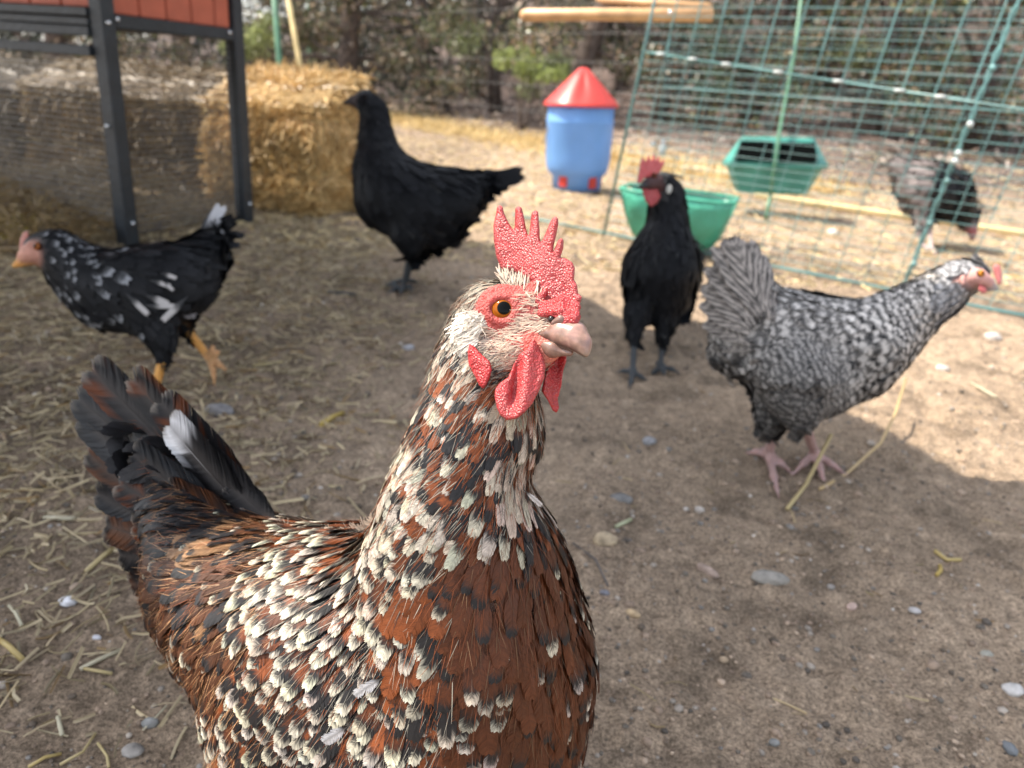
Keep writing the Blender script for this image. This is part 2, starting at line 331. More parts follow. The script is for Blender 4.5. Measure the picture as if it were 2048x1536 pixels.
# bales: front plane starts at the right-front corner and runs left, away from the camera
BC = np.array([-.70, 2.62]); bd = ldir; bn = np.array([-bd[1], bd[0]]);
if bn[1] < 0: bn = -bn
def bale(k, length, depth, height, label, shade_tone=1., back=0.):  # low values darken the straw colour to stand for shade behind the mesh
    c0 = BC+bd*k+bn*back; root = empty('straw_bale', (c0[0], c0[1], 0), 0, label, 'straw bale', 'straw bales behind the coop')
    Lx, Ly, Hz = length, depth, height
    def warp(a):
        q = a.copy(); zz = a[:, 2]/Hz
        gr = np.exp(-((zz-.30)/.035)**2)+np.exp(-((zz-.70)/.035)**2); cx = a[:, 0]-Lx/2; cy = a[:, 1]-Ly/2
        nz_ = fbm(a*7+k*5, 61)-.5; sc = 1-.07*gr+.10*nz_; q[:, 0] = Lx/2+cx*sc; q[:, 1] = Ly/2+cy*sc; q[:, 2] = a[:, 2]+.04*nz_*zz; q[:, 1] += .13*smst(.74, 1.02, zz)*(1-a[:, 1]/Ly); q[:, 2] -= .03*smst(.5, 0, a[:, 1]/Ly)*smst(.8, 1, zz); return q
    def toW(q): return np.c_[c0[0]+bd[0]*q[:, 0]+bn[0]*q[:, 1], c0[1]+bd[1]*q[:, 0]+bn[1]*q[:, 1], q[:, 2]]
    n = 26; pts = []; fs = []; off = 0
    for ax_, val in ((0, 0), (0, Lx), (1, 0), (1, Ly), (2, Hz)):
        a, b = [i for i in range(3) if i != ax_]; dims = (Lx, Ly, Hz); A, B_ = np.meshgrid(np.linspace(0, dims[a], n), np.linspace(0, dims[b], n)); q = np.zeros((n*n, 3)); q[:, a] = A.ravel(); q[:, b] = B_.ravel(); q[:, ax_] = val
        pts.append(q); i_ = (np.arange(n-1)[:, None]*n+np.arange(n-1)[None]).ravel(); fs.append(np.stack([i_, i_+1, i_+n+1, i_+n], 1)+off); off += n*n
    q = warp(np.concatenate(pts)); cc = np.array([.34, .22, .09])*shade_tone*(.6+.9*fbm(q*14, 71))[:, None]
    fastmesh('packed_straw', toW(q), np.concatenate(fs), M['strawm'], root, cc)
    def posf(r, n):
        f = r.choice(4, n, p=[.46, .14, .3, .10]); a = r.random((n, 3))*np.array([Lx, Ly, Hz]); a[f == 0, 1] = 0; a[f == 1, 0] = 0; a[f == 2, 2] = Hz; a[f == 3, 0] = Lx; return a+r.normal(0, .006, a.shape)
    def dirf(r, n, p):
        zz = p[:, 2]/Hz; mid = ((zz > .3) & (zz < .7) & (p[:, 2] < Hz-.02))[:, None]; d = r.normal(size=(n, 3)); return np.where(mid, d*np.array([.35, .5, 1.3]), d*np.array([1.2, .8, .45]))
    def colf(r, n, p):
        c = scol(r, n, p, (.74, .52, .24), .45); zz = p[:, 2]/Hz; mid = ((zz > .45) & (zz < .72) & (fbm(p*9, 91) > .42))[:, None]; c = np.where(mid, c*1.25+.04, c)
        return c*shade_tone*(.55+.9*fbm(p*11, 81))[:, None]
    v_, f_, c_ = strands(9000, posf, dirf, (.04, .13), (.0022, .005), colf, 11+int(k*10), .3)
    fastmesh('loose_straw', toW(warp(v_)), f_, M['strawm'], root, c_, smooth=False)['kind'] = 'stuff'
    for zz in (.30, .70):
        z = zz*Hz; loop = [(0, 0), (Lx, 0), (Lx, Ly), (0, Ly), (0, 0)]; q = np.array([(x*.985+.007, y*.97+.006, z) for x, y in loop]); MB().tube(toW(q), .0022, 5).build('twine', M['cane'], root)
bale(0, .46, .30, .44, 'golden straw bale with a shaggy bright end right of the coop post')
bale(.5, .92, .34, .42, 'straw bale darkened in colour for shade, seen through the mesh behind the coop', .3, .06)
bale(1.44, .92, .34, .40, 'straw bale coloured very dark for shade, far left behind the coop mesh', .14, .06)
# loose straw on the ground (uncountable)
def litter_pos(r, n):
    k = r.random(n); a = np.zeros((n, 3)); z1 = k < .62
    m = int(z1.sum()); a[z1, 0] = r.uniform(-1.35, .05, m)-.05; a[z1, 1] = r.uniform(.42, 2.5, m)
    z2 = (k >= .62) & (k < .74); m = int(z2.sum()); q = BC+bd*(r.uniform(-.12, 1.3, m)[:, None])-bn*(np.abs(r.normal(0, .17, m))[:, None]); a[z2, :2] = q
    z3 = k >= .74; m = int(z3.sum()); a[z3, 0] = r.uniform(-2, 3.2, m); a[z3, 1] = 2.3+r.random(m)**1.3*4.5
    a[:, 2] = gz(a[:, 0], a[:, 1])+r.uniform(.001, .006, n)
    keep = np.ones(n, bool); c = fbm(a*np.array([3.5, 3.5, 0]), 131); thin = z1 & (r.random(n) > smst(-.05, -.5, a[:, 0]+.5*(c-.5)*1.2)*smst(.35, .62, c+.12)); a[thin, 2] = -.2
    return a
def flatdir(r, n, p): d = r.normal(size=(n, 3)); d[:, 2] *= .12; return d
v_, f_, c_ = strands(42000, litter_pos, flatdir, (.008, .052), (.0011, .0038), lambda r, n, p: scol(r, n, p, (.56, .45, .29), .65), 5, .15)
ok = v_.reshape(-1, 12, 3)[:, 0, 2] > -.1; 
def subset(v, f, c, ok, k=12, nf=6): idx = np.where(ok)[0]; V_ = v.reshape(-1, k, 3)[idx].reshape(-1, 3); C_ = c.reshape(-1, k, 3)[idx].reshape(-1, 3); F_ = (f[:nf][None]+(np.arange(len(idx))*k)[:, None, None]).reshape(-1, 4); return V_, F_, C_
v_, f_, c_ = subset(v_, f_, c_, ok)
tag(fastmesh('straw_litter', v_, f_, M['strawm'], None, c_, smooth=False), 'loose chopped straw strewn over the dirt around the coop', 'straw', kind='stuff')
def sparse(r, n): a = np.zeros((n, 3)); a[:, 0] = r.uniform(-.6, 1.6, n); a[:, 1] = r.uniform(.4, 2.6, n); a[:, 2] = gz(a[:, 0], a[:, 1])+.002; return a
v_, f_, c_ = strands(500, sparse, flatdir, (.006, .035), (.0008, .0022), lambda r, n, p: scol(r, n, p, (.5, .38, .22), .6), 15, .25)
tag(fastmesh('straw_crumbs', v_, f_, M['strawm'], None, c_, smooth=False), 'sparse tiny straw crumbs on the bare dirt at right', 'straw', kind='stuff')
def sunny(r, n): a = np.zeros((n, 3)); a[:, 0] = r.uniform(-1.2, 4, n); a[:, 1] = 2.1+r.random(n)**1.2*4.5; a[:, 2] = gz(a[:, 0], a[:, 1])+r.uniform(.001, .008, n); return a
v_, f_, c_ = strands(12000, sunny, flatdir, (.015, .07), (.002, .006), lambda r, n, p: scol(r, n, p, (.8, .64, .36), .5), 55, .2)  # straw colour raised here, sunlight put into it
tag(fastmesh('sunlit_straw', v_, f_, M['strawm'], None, c_, smooth=False), 'broken straw coloured brighter for the sunlight, strewn over the dirt by the fences', 'straw', kind='stuff')
# dry pale grass strip along the fence foot
def strip(r, n): s = r.uniform(-4, 6, n); q = FA+fdir*s[:, None]+fnor*(r.normal(-.15, .28, n)[:, None]); return np.c_[q, gz(q[:, 0], q[:, 1])+r.uniform(0, .05, n)]
v_, f_, c_ = strands(9000, strip, lambda r, n, p: r.normal(size=(n, 3))*np.array([.8, .8, .8]), (.05, .16), (.003, .008), lambda r, n, p: scol(r, n, p, (.75, .56, .26), .4), 25, .3)
tag(fastmesh('dry_grass', v_, f_, M['strawm'], None, c_, smooth=False), 'strip of dry golden grass along the foot of the far fence', 'grass', kind='stuff')
# straw mound inside the coop
def mound(r, n): a = r.uniform(-.3, SL+.02, n); b = r.uniform(.02, 1.6, n); q = P1+sdir*a[:, None]+ldir*b[:, None]; return np.c_[q, .13*np.exp(-((b-.5)/.5)**2)*r.random(n)**.5+.005]
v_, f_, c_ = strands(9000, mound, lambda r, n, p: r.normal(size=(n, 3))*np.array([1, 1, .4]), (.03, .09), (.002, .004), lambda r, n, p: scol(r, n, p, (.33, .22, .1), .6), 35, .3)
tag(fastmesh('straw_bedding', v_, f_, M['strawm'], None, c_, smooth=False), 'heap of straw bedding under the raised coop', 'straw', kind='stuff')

# ------------------------------------------------------------------ stones and gravel
def rock_mesh(r, sub=1):
    bm = bmesh.new(); bmesh.ops.create_icosphere(bm, subdivisions=sub, radius=1); v = np.array([q.co[:] for q in bm.verts]); f = np.array([[x.index for x in q.verts] for q in bm.faces]); bm.free()
    v = v*(1+.5*(fbm(v*1.3+r.random(3)*50, 3)[:, None]-.5)*1.3)*np.array([1, .8, .6]); return v, f
def rocks(pos, size, cols, seed):
    r = np.random.default_rng(seed); base = [rock_mesh(r) for _ in range(6)]; VV = []; FF = []; CC = []; off = 0
    k = r.integers(0, 6, len(pos)); an = r.uniform(0, 6.28, len(pos))
    for j in range(6):
        id_ = np.where(k == j)[0]; v, f = base[j]; c, s = np.cos(an[id_]), np.sin(an[id_])
        x = v[:, 0][None]*c[:, None]-v[:, 1][None]*s[:, None]; y = v[:, 0][None]*s[:, None]+v[:, 1][None]*c[:, None]; z = np.broadcast_to(v[:, 2], x.shape)
        q = np.stack([x, y, z], -1)*size[id_][:, None, None]+pos[id_][:, None]; VV.append(q.reshape(-1, 3)); FF.append((f[None]+(np.arange(len(id_))*len(v))[:, None, None]+off).reshape(-1, 3)); off += len(v)*len(id_); CC.append(np.repeat(cols[id_], len(v), 0))
    return np.concatenate(VV), np.concatenate(FF), np.concatenate(CC)
def stonecol(r, n):
    pal = np.array([[.3, .22, .16], [.36, .31, .26], [.16, .135, .11], [.45, .34, .25], [.24, .22, .2], [.5, .45, .4], [.09, .075, .062], [.13, .1, .075]]); return pal[r.choice(8, n, p=[.34, .13, .12, .1, .08, .03, .1, .1])]*r.uniform(.8, 1.15, (n, 1))
r = np.random.default_rng(77)
n = 22000; x = r.uniform(-.9, 1.5, n); y = .36+r.random(n)**1.5*2.6; s = np.exp(r.normal(-6.6, .45, n)); c = fbm(np.c_[x, y, 0*x]*4, 5); kp = r.random(n) < smst(.3, .6, c)+.2; x, y, s = x[kp], y[kp], s[kp]
v_, f_, c_ = rocks(np.c_[x, y, gz(x, y)+s*.1], s, stonecol(r, len(x)), 3)
tag(fastmesh('gravel', v_, f_, M['stone'], None, c_, smooth=False), 'fine grit and dirt crumbs on the ground', 'gravel', kind='stuff')
n = 11000; x = r.uniform(-.9, 1.5, n); y = .36+r.random(n)**1.3*2.4; s = np.exp(r.normal(-5.95, .42, n)); c = fbm(np.c_[x, y, 0*x]*5+3, 6); kp = r.random(n) < smst(.38, .62, c)+.12; x, y, s = x[kp], y[kp], s[kp]
v_, f_, c_ = rocks(np.c_[x, y, gz(x, y)+s*.15], s, stonecol(r, len(x))*.9, 13)
tag(fastmesh('dirt_clods', v_, f_, M['stone'], None, c_, smooth=False), 'small clods and grit scattered over the shaded dirt', 'clods', kind='stuff')
n = 9000; x = r.uniform(-2.5, 4.5, n); y = 2.2+r.random(n)**1.2*5; s = np.exp(r.normal(-5.2, .5, n)); v_, f_, c_ = rocks(np.c_[x, y, gz(x, y)], s, stonecol(r, n)*1.1, 4)
tag(fastmesh('far_gravel', v_, f_, M['stone'], None, c_, smooth=False), 'clods and pebbles on the sunlit dirt by the fences', 'gravel', kind='stuff')
SM = [rock_mesh(np.random.default_rng(i), 3) for i in range(4)]
def stone(px, py, rp, col, label, asp=(1, .75, .6), rot=0., i=0, group=None, name='stone', cat='stone'):
    c = G(px, py); d = proj(c)[2]; rr = rp*d/FPX; v, f = SM[i % 4]; v = v*(1+.16*(fbm(v*3.1+px*.1, 7)[:, None]-.5)); v = v*np.array(asp)/np.array([1, .8, .6]); cr, sr = cos(rot), sin(rot)
    v = np.c_[v[:, 0]*cr-v[:, 1]*sr, v[:, 0]*sr+v[:, 1]*cr, v[:, 2]]*rr; v = v+np.array([c[0], c[1], float(gz(c[0], c[1])[0])+rr*asp[2]*.45])
    cc = np.array(col)*(.55+.8*fbm(v*160, 5))[:, None]; o = fastmesh(name, v, f, M['stone'], None, cc); return tag(o, label, cat, group)
stone(1208, 1085, 24, (.42, .33, .22), 'pale buff rounded stone just right of the brown hen\'s breast', i=0)
stone(1540, 1160, 36, (.27, .25, .22), 'large flat oval grey stone on the bare dirt below the barred hen', (1, .55, .35), -.1, 1)
stone(1415, 1135, 26, (.36, .27, .22), 'long pinkish stone left of the flat oval grey stone', (1, .4, .35), -.8, 2)
stone(2025, 1378, 20, (.5, .48, .46), 'white speckled stone at the right edge of the picture', i=3)
stone(1240, 996, 24, (.17, .165, .16), 'lumpy dark grey clod behind the brown hen\'s breast', (1, .6, .5), 0, 0)
stone(138, 1206, 17, (.75, .75, .78), 'bright white angular pebble on the dirt at lower left', i=1)
stone(193, 1276, 9, (.62, .62, .66), 'small white pebble below the bright white angular one', i=2)
stone(1708, 1197, 13, (.52, .38, .32), 'pink pebble right of the large flat oval stone', (1, .6, .5), .7, 3)
stone(1828, 1222, 12, (.45, .43, .42), 'pale grey pebble farthest right of the pink pebble', (1, .6, .5), -.4, 0)
stone(1266, 1230, 15, (.45, .33, .2), 'tan oval pebble right of the hen\'s lower breast', (1, .6, .5), -.5, 1)
stone(2020, 1490, 18, (.14, .15, .16), 'dark slate stone in the lower right corner', (.7, 1, .5), .2, 2)
stone(1975, 1303, 14, (.33, .32, .27), 'flat olive grey stone left of the white speckled stone', (1, .7, .4), .5, 3)
stone(1550, 1475, 11, (.2, .2, .19), 'round charcoal pebble in the bottom foreground', i=0)
stone(1450, 1308, 10, (.36, .27, .18), 'round tan pebble amid bare dirt below the long pinkish stone', i=1)
stone(1208, 1186, 10, (.22, .22, .25), 'bluish pebble touching the end of a thin twig', i=2)
stone(1690, 690, 13, (.45, .4, .36), 'white pebble in the sun beneath the barred hen\'s chest', i=3)
stone(1297, 886, 14, (.25, .25, .26), 'grey pebble in the shade between the two hens\' feet', i=0)
stone(1885, 738, 13, (.5, .45, .4), 'pale pebble in the sunlit dirt right of the barred hen', i=1)
stone(1985, 672, 16, (.5, .46, .42), 'sunlit whitish stone beneath the barred hen\'s head', i=2)
stone(437, 820, 30, (.2, .19, .19), 'lumpy grey clod in the straw behind the brown hen\'s tail', (1, .6, .5), 0, 2)
stone(817, 692, 12, (.4, .4, .42), 'small pale pebble on shaded dirt below the black hen\'s feet', i=3)
stone(1660, 385, 24, (.5, .36, .2), 'sandy coloured rock beside the covered green feeder', (1, .6, .5), 0, 3)
stone(300, 1440, 16, (.22, .22, .21), 'rough grey pebble left of the brown hen\'s wing at the bottom', i=1)
stone(265, 1500, 22, (.27, .25, .23), 'crumbly grey clod at the very bottom left of the brown hen', (1, .7, .5), 0, 0)
stone(1590, 1010, 9, (.1, .09, .08), 'dark crumb of dirt under the barred hen\'s toes', i=0)
# individual straws
def strawpiece(pts, wpx, col, label, lift=.003, name='straw_stalk', heights=None):
    q = np.array([G(x, y, (heights[i] if heights else 0)) for i, (x, y) in enumerate(pts)])
    for i in range(len(q)): q[i, 2] = (float(gz(q[i, 0], q[i, 1])[0]) if not heights or heights[i] == 0 else q[i, 2])+lift
    d = proj(q.mean(0))[2]; m = MB().tube(q, wpx*d/FPX/2, 6, c=col); return tag(m.build(name, M['strawm'], None, smooth=True), label, 'straw', 'single straws lying on the dirt')
ST = (.5, .4, .2); YL = (.5, .38, .15); PL = (.55, .5, .36)
strawpiece([(163, 1350), (200, 1328), (243, 1308)], 9, PL, 'pale split straw on bare dirt left of the hen\'s wing')
strawpiece([(168, 1348), (225, 1354)], 7, ST, 'short tan straw lying just under the pale split straw')
strawpiece([(0, 1283), (20, 1300), (46, 1318)], 12, YL, 'thick golden straw cut by the left edge low down')
strawpiece([(20, 1222), (34, 1240), (45, 1260)], 7, PL, 'short pale curved straw above the thick golden straw')
strawpiece([(173, 1147), (205, 1118), (226, 1102)], 10, ST, 'tan straw pointing at the underside of the hen\'s tail')
strawpiece([(642, 852), (662, 838), (686, 822)], 11, (.52, .38, .1), 'bright yellow straw left of the brown hen\'s neck')
strawpiece([(88, 1036), (150, 1044)], 9, PL, 'pale straw left of the dark tail feathers')
strawpiece([(57, 1536), (90, 1518), (122, 1504)], 7, YL, 'golden straw bent in the bottom left corner')
strawpiece([(120, 1528), (165, 1500), (190, 1466)], 6, ST, 'thin forked straw above the bottom left corner')
strawpiece([(196, 1486), (214, 1510), (218, 1536)], 6, ST, 'curved thin straw running off the bottom edge')
strawpiece([(285, 1454), (305, 1438), (334, 1414)], 4, PL, 'thin wiry straw beside the hen\'s lower wing')
strawpiece([(116, 1436), (124, 1468)], 9, PL, 'stubby pale straw near the bottom left corner')
strawpiece([(505, 722), (566, 716)], 8, ST, 'flat tan straw behind the brown hen\'s tail')
strawpiece([(1232, 1052), (1262, 1038)], 8, (.45, .47, .3), 'short greenish white straw above the buff stone')
strawpiece([(1575, 1015), (1612, 968), (1640, 915), (1662, 872)], 8, ST, 'thick tan straw slanting up between the barred hen\'s feet', heights=[0, 0, .03, .06])
strawpiece([(1640, 978), (1690, 950), (1760, 890), (1790, 830), (1811, 762)], 6, (.55, .4, .2), 'long thin curved straw rising beside the barred hen\'s feet', heights=[0, 0, .01, .035, .06])
strawpiece([(1868, 1105), (1895, 1118), (1922, 1120)], 8, YL, 'yellow curled straw on the dirt at right')
strawpiece([(1873, 1152), (1882, 1140), (1880, 1132)], 8, (.5, .36, .1), 'tiny hooked orange straw under the yellow curled one')
strawpiece([(1145, 1090), (1190, 1130), (1215, 1175)], 5, (.13, .11, .1), 'thin dark twig leading to the bluish pebble', name='twig')
strawpiece([(1940, 770), (1990, 800)], 5, PL, 'slim pale straw on the sunlit dirt at right')
strawpiece([(655, 588), (712, 592)], 11, (.07, .06, .05), 'dark stub of twig left of the black hen\'s toes', name='twig')

# ------------------------------------------------------------------ feeder, trough, hopper
c = G(1152, 378); RB = .155
fd = empty('poultry_feeder', (c[0], c[1], 0), 0, 'tall blue plastic poultry feeder with a red cone lid standing on the lit dirt', 'feeder')
FM = Matrix.Translation((c[0], c[1], 0)) @ Matrix.Rotation(radians(-2), 4, 'Y')
MB().lathe([(.0, .018), (.11, .018), (.112, .0), (.118, .0), (.12, .06), (.125, .065), (.145, .085), (.152, .11), (.157, .15), (.16, .31), (.163, .318), (.158, .325), (.158, .40), (.152, .408), (.0, .41)], 56, FM).build('drum', M['bluepl'], fd, smooth=True)
m = MB(); n = 56; prof = [(.178, .385), (.18, .392), (.172, .402), (.12, .455), (.06, .515), (.02, .553), (.0, .556)]
m.lathe(prof, n, FM); o = m.build('lid', M['redpl'], fd, smooth=True)
vv = o.data.vertices
for q in vv:
    x, y = q.co.x-c[0], q.co.y-c[1]; a = math.atan2(y, x); rr = math.hypot(x, y); q.co.z -= .022*math.exp(-((a+1.75)/.16)**2)*min(1, rr/.05)*(rr < .15) + .012*math.exp(-((a+.6)/.2)**2)*(rr < .14)
for a in (-2.2, -.95, .4, 2.2):
    q = (c[0]+.121*cos(a), c[1]+.121*sin(a), .045); MB().box((-.022, -.008, -.028), (.022, .008, .028), Matrix.Translation(q) @ Matrix.Rotation(a+pi/2, 4, 'Z'), .004).build('outlet', M['redpl'], fd)
q = (c[0]-.15, c[1]-.07, .22)
MB().tube([(c[0]-.158, c[1]-.04, .30), (c[0]-.172, c[1]-.05, .24), (c[0]-.178, c[1]-.05, .2)], .004, 6).build('handle', M['wire'], fd)
# green trough hooked on the mesh
ta, tb = G(1262, 470, .0), G(1440, 492, .0)
tr = empty('feed_trough', tuple((ta+tb)/2), 0, 'bright green plastic half round trough behind the black hen with red comb', 'trough')
def trough():
    a = P(1252, 372, 2.47); b = P(1472, 402, 2.36); L = b-a; u = L/np.linalg.norm(L); vs = []; nA = 18; nL = 14; m = MB(); w = np.cross(u, [0, 0, 1.]); w /= np.linalg.norm(w)
    for i in range(nL):
        t = i/(nL-1); e = 1-abs(2*t-1)**7*.32; sh_ = (t-.5)*np.linalg.norm(L)
        for k in range(nA):
            th = pi*k/(nA-1); rr = .105*e; vs.append((a+b)/2+u*(sh_*(1-.16*(sin(th))))+w*(-cos(th)*rr)+np.array([0, 0, -sin(th)*.165*e]))
    f = [(i*nA+k, i*nA+k+1, (i+1)*nA+k+1, (i+1)*nA+k) for i in range(nL-1) for k in range(nA-1)]
    vs = np.array(vs); n0 = len(vs)
    for e0 in (0, (nL-1)*nA):
        cc = vs[e0:e0+nA].mean(0); vs = np.r_[vs, [cc]]; f += [(e0+k, e0+k+1, len(vs)-1, len(vs)-1) for k in range(nA-1)]
    m.add(vs, f); o = m.build('basin', M['greenpl'], tr, smooth=True); sm = o.modifiers.new('thickness', 'SOLIDIFY'); sm.thickness = .004
    rim = MB(); rp = [vs[i*nA] for i in range(nL)]+[vs[i*nA+nA-1] for i in range(nL-1, -1, -1)]; rp.append(rp[0]); rim.tube(np.array(rp), .006, 6, cap=False); rim.build('rim', M['greenpl'], tr, smooth=True)
trough()
# covered hopper feeder on the green post behind the mesh
hp = empty('hopper_feeder', tuple(G(1550, 400)), 0, 'dark green covered feeder box with a black slot, behind the green mesh', 'feeder')
hc = P(1548, 330, 3.35); fw = .21
HM = Matrix.Translation(hc) @ Matrix.Rotation(radians(-16), 4, 'Z') @ Matrix.Rotation(radians(-3.5), 4, 'Y')
def prism(name, ring0, z0, ring1, z1, m_, parent):
    n = len(ring0); v = np.array([(x, y, z0) for x, y in ring0]+[(x, y, z1) for x, y in ring1]); f = [(i, (i+1) % n, n+(i+1) % n, n+i) for i in range(n)]
    m = MB(); v = np.r_[v, [[0, 0, z0], [0, 0, z1]]]; f += [(2*n, (i+1) % n, i, i) for i in range(n)]+[(2*n+1, n+i, n+(i+1) % n, n+(i+1) % n) for i in range(n)]
    v = v @ np.array(HM)[:3, :3].T+np.array(HM)[:3, 3]; return m.add(v, f).build(name, m_, parent)
def rr_(w, h, c=.3): return [(-w+c*h, -h), (w-c*h, -h), (w, -h*(1-c)*.6), (w, h*(1-c)*.6), (w-c*h, h), (-w+c*h, h), (-w, h*(1-c)*.6), (-w, -h*(1-c)*.6)]
prism('basin', rr_(.15, .07), -.115, rr_(.2, .1), -.005, M['dgreenpl'], hp)
prism('rim', rr_(.215, .115), -.004, rr_(.217, .117), .014, M['dgreenpl'], hp)
prism('hood', rr_(.212, .11), .015, rr_(.15, .06), .115, M['dgreenpl'], hp)
for x0, x1 in ((-.15, -.012), (.012, .15)):
    z0, z1 = .022, .10; y0 = lambda z: -(.11-.05*(z-.015)/.1)-.012
    v = [(x0-.02, y0(z0), z0), (x1, y0(z0), z0), (x1, y0(z1), z1), (x0, y0(z1), z1)] if x0 < 0 else [(x0, y0(z0), z0), (x1+.02, y0(z0), z0), (x1, y0(z1), z1), (x0, y0(z1), z1)]
    v = np.array(v+[(a, b+.012, c_) for a, b, c_ in v]) @ np.array(HM)[:3, :3].T+np.array(HM)[:3, 3]
    MB().add(v, [(0, 1, 2, 3), (4, 7, 6, 5), (0, 4, 5, 1), (1, 5, 6, 2), (2, 6, 7, 3), (3, 7, 4, 0)]).build('slot', M['blackm'], hp)  # black slab for the opening, the shade inside is its colour
lg = empty('garden_stake', tuple(G(1560, 440)), 0, 'green metal stake rising behind the mesh and holding the dark green covered feeder', 'stake')
b0 = G(1535, 455); b1 = b0+np.array([.15, 0, 1.5]); MB().tube([P(1540, 395, 3.22), P(1558, 270, 3.22), P(1590, 100, 3.2), P(1612, -80, 3.18)], .008, 8).build('pole', M['gpost'], lg, smooth=True)
MB().tube([np.r_[P(1540, 395, 3.22)[:2], -.03], P(1540, 395, 3.22)], .008, 8).build('foot', M['gpost'], lg, smooth=True)
# yellow pole on the ground and lit plank
a, b = G(1510, 402), G(1835, 450); d = (G(2048, 482)-a); d /= np.linalg.norm(d)
yp = MB(); pts = [a+np.array([0, 0, .03])+d*t for t in np.linspace(0, 2.6, 14)]
yp.tube(pts, .014, 10); tag(yp.build('pole', M['cane'], None, smooth=True), 'long yellow pole lying on the ground behind the green mesh', 'pole')
a, b = G(1370, 345), G(1560, 372); an = math.atan2((b-a)[1], (b-a)[0])
tag(MB().box((0, -.07, 0), (np.linalg.norm(b-a), .07, .05), Matrix.Translation(Vector(a)) @ Matrix.Rotation(an, 4, 'Z'), .006).build('plank', M['plank']), 'weathered plank lying behind the green trough', 'plank')
# round perches
pr = empty('perch', tuple(P(1250, 30, 2.5)), 0, 'thick round wooden perch sticking out of the green mesh at top', 'perch')
MB().tube([P(1046, 30, 2.62), P(1052, 30, 2.61), P(1200, 29, 2.55), P(1425, 31, 2.42)], [.016, .020, .020, .020], 16).build('rod', M['wood'], pr, smooth=True)
for x in (1340, 1383): MB().ball(P(x, 25, 2.435), .007, n=5).build('screw', M['screw'], pr, smooth=True)
pr2 = empty('perch', tuple(P(1300, 15, 2.9)), 0, 'thinner wooden perch behind the thick one, mostly above the picture', 'perch')
MB().tube([P(1197, -2, 3.2), P(1204, -1, 3.18), P(1420, 14, 2.8)], [.012, .015, .015], 12).build('rod', M['wood'], pr2, smooth=True)

# ------------------------------------------------------------------ green wire run
RA = G(1090, 448); RBp = G(2048, 640); rd = (RBp-RA); rl = np.linalg.norm(rd); rd /= rl; skew = rd*.12+np.array([0, 0, 0.])
run = empty('wire_run', tuple(RA), 0, 'leaning green welded mesh panel of the run behind the barred hen', 'mesh fence')
def rp(u, z): return RA+rd*u+skew*z+np.array([0, 0, z])
u0 = .25; u1 = rl+.9
def zr(u): return float(np.interp(u, [.25, rl], [.585, .475]))
m = MB()
for u in np.arange(u0, u1, .078): m.tube([rp(u, .01), rp(u, zr(u))], .0013, 4, cap=False); m.tube([rp(u, zr(u)), rp(u, 1.15)], .0022, 4, cap=False)
for z in np.arange(.01, 1.15, .025): m.tube([rp(u0, z), rp(u1, z)], .0009, 4, cap=False)
m.build('wire_mesh', M['gwire'], run)
MB().tube([rp(-.15, .012), rp(.5, .01), rp(u1, .012)], .0045, 6).build('bottom_rail', M['gwire'], run, smooth=True)
MB().tube([rp(u0, zr(u0)), rp(rl, zr(rl)), rp(u1, zr(rl)-.03)], .0032, 6).build('middle_rail', M['gwire'], run, smooth=True)
MB().tube([rp(u0, .0), rp(u0, 1.15)], .005, 6).build('end_rail', M['gwire'], run, smooth=True)
# joint where two panels meet: beaded double rod
ju = None
best = 1e9
for u in np.arange(.3, rl+.2, .005):
    x, y, d = proj(rp(u, .0))
    if abs(x-1800) < best: best = abs(x-1800); ju = u
pts = [rp(ju+.004*sin(z*70), z) for z in np.arange(0, 1.15, .01)]; MB().tube(pts, .0036, 6).build('joint_rod', M['gwire'], run, smooth=True)
pts = [rp(ju-.004*sin(z*70), z)+np.array([0, -.004*cos(z*70), 0]) for z in np.arange(0, 1.15, .01)]; MB().tube(pts, .0026, 6).build('joint_rod', M['gwire'], run, smooth=True)
for z in (.09, .2, .31, .36, .38, .45, .58): MB().ball(rp(ju, z)+np.array([0, -.006, 0]), .0085, n=5).build('clip', M['white'] if z in (.36, .38, .45) else M['gwire'], run, smooth=True)
for u in (.31, .42, .53, .69, .86, 1.02, 1.12):
    MB().tube([rp(u-.012, zr(u))+np.array([0, -.006, 0]), rp(u+.014, zr(u))+np.array([0, -.006, 0])], .005, 6).build('clip', M['white'], run, smooth=True)
# second panel, the far side of the run
q0 = G(1300, 382); q1 = G(2048, 470); m = MB(); t = (q1-q0); l = np.linalg.norm(t); t /= l
run2 = empty('wire_run', tuple(q0), 0, 'far green mesh panel of the run standing behind the hopper feeder', 'mesh fence')
for u in np.arange(0, l+1.5, .1): m.tube([q0+t*u, q0+t*(u+.05)+np.array([0, 0, 1.4])], .0013, 3, cap=False)
for z in np.arange(.02, 1.4, .05): m.tube([q0+t*z*.03+np.array([0, 0, z]), q0+t*(l+1.5)+np.array([0, 0, z])], .0008, 3, cap=False)
m.build('wire_mesh', M['gwire'], run2)
MB().tube([q0, q0+np.array([0, 0, 1.4])], .003, 6).build('end_rail', M['gwire'], run2, smooth=True)
MB().tube([q0+np.array([0, 0, .5]), q0+t*(l+1.5)+np.array([0, 0, .5])], .003, 6).build('middle_rail', M['gwire'], run2, smooth=True)
# white drinker nipple clipped to the mesh
nz = empty('water_nipple', tuple(P(1322, 300, 2.75)), 0, 'small white plastic drinker on the mesh above the red combed black hen', 'drinker')
MB().lathe([(.0, -.02), (.008, -.02), (.012, -.005), (.012, .012), (.006, .02), (.006, .035), (.0, .035)], 14, Matrix.Translation(P(1324, 300, 2.66))).build('cup', M['white'], nz, smooth=True)
MB().ball(P(1306, 288, 2.66), .01, n=6).build('cap', M['white'], nz, smooth=True)
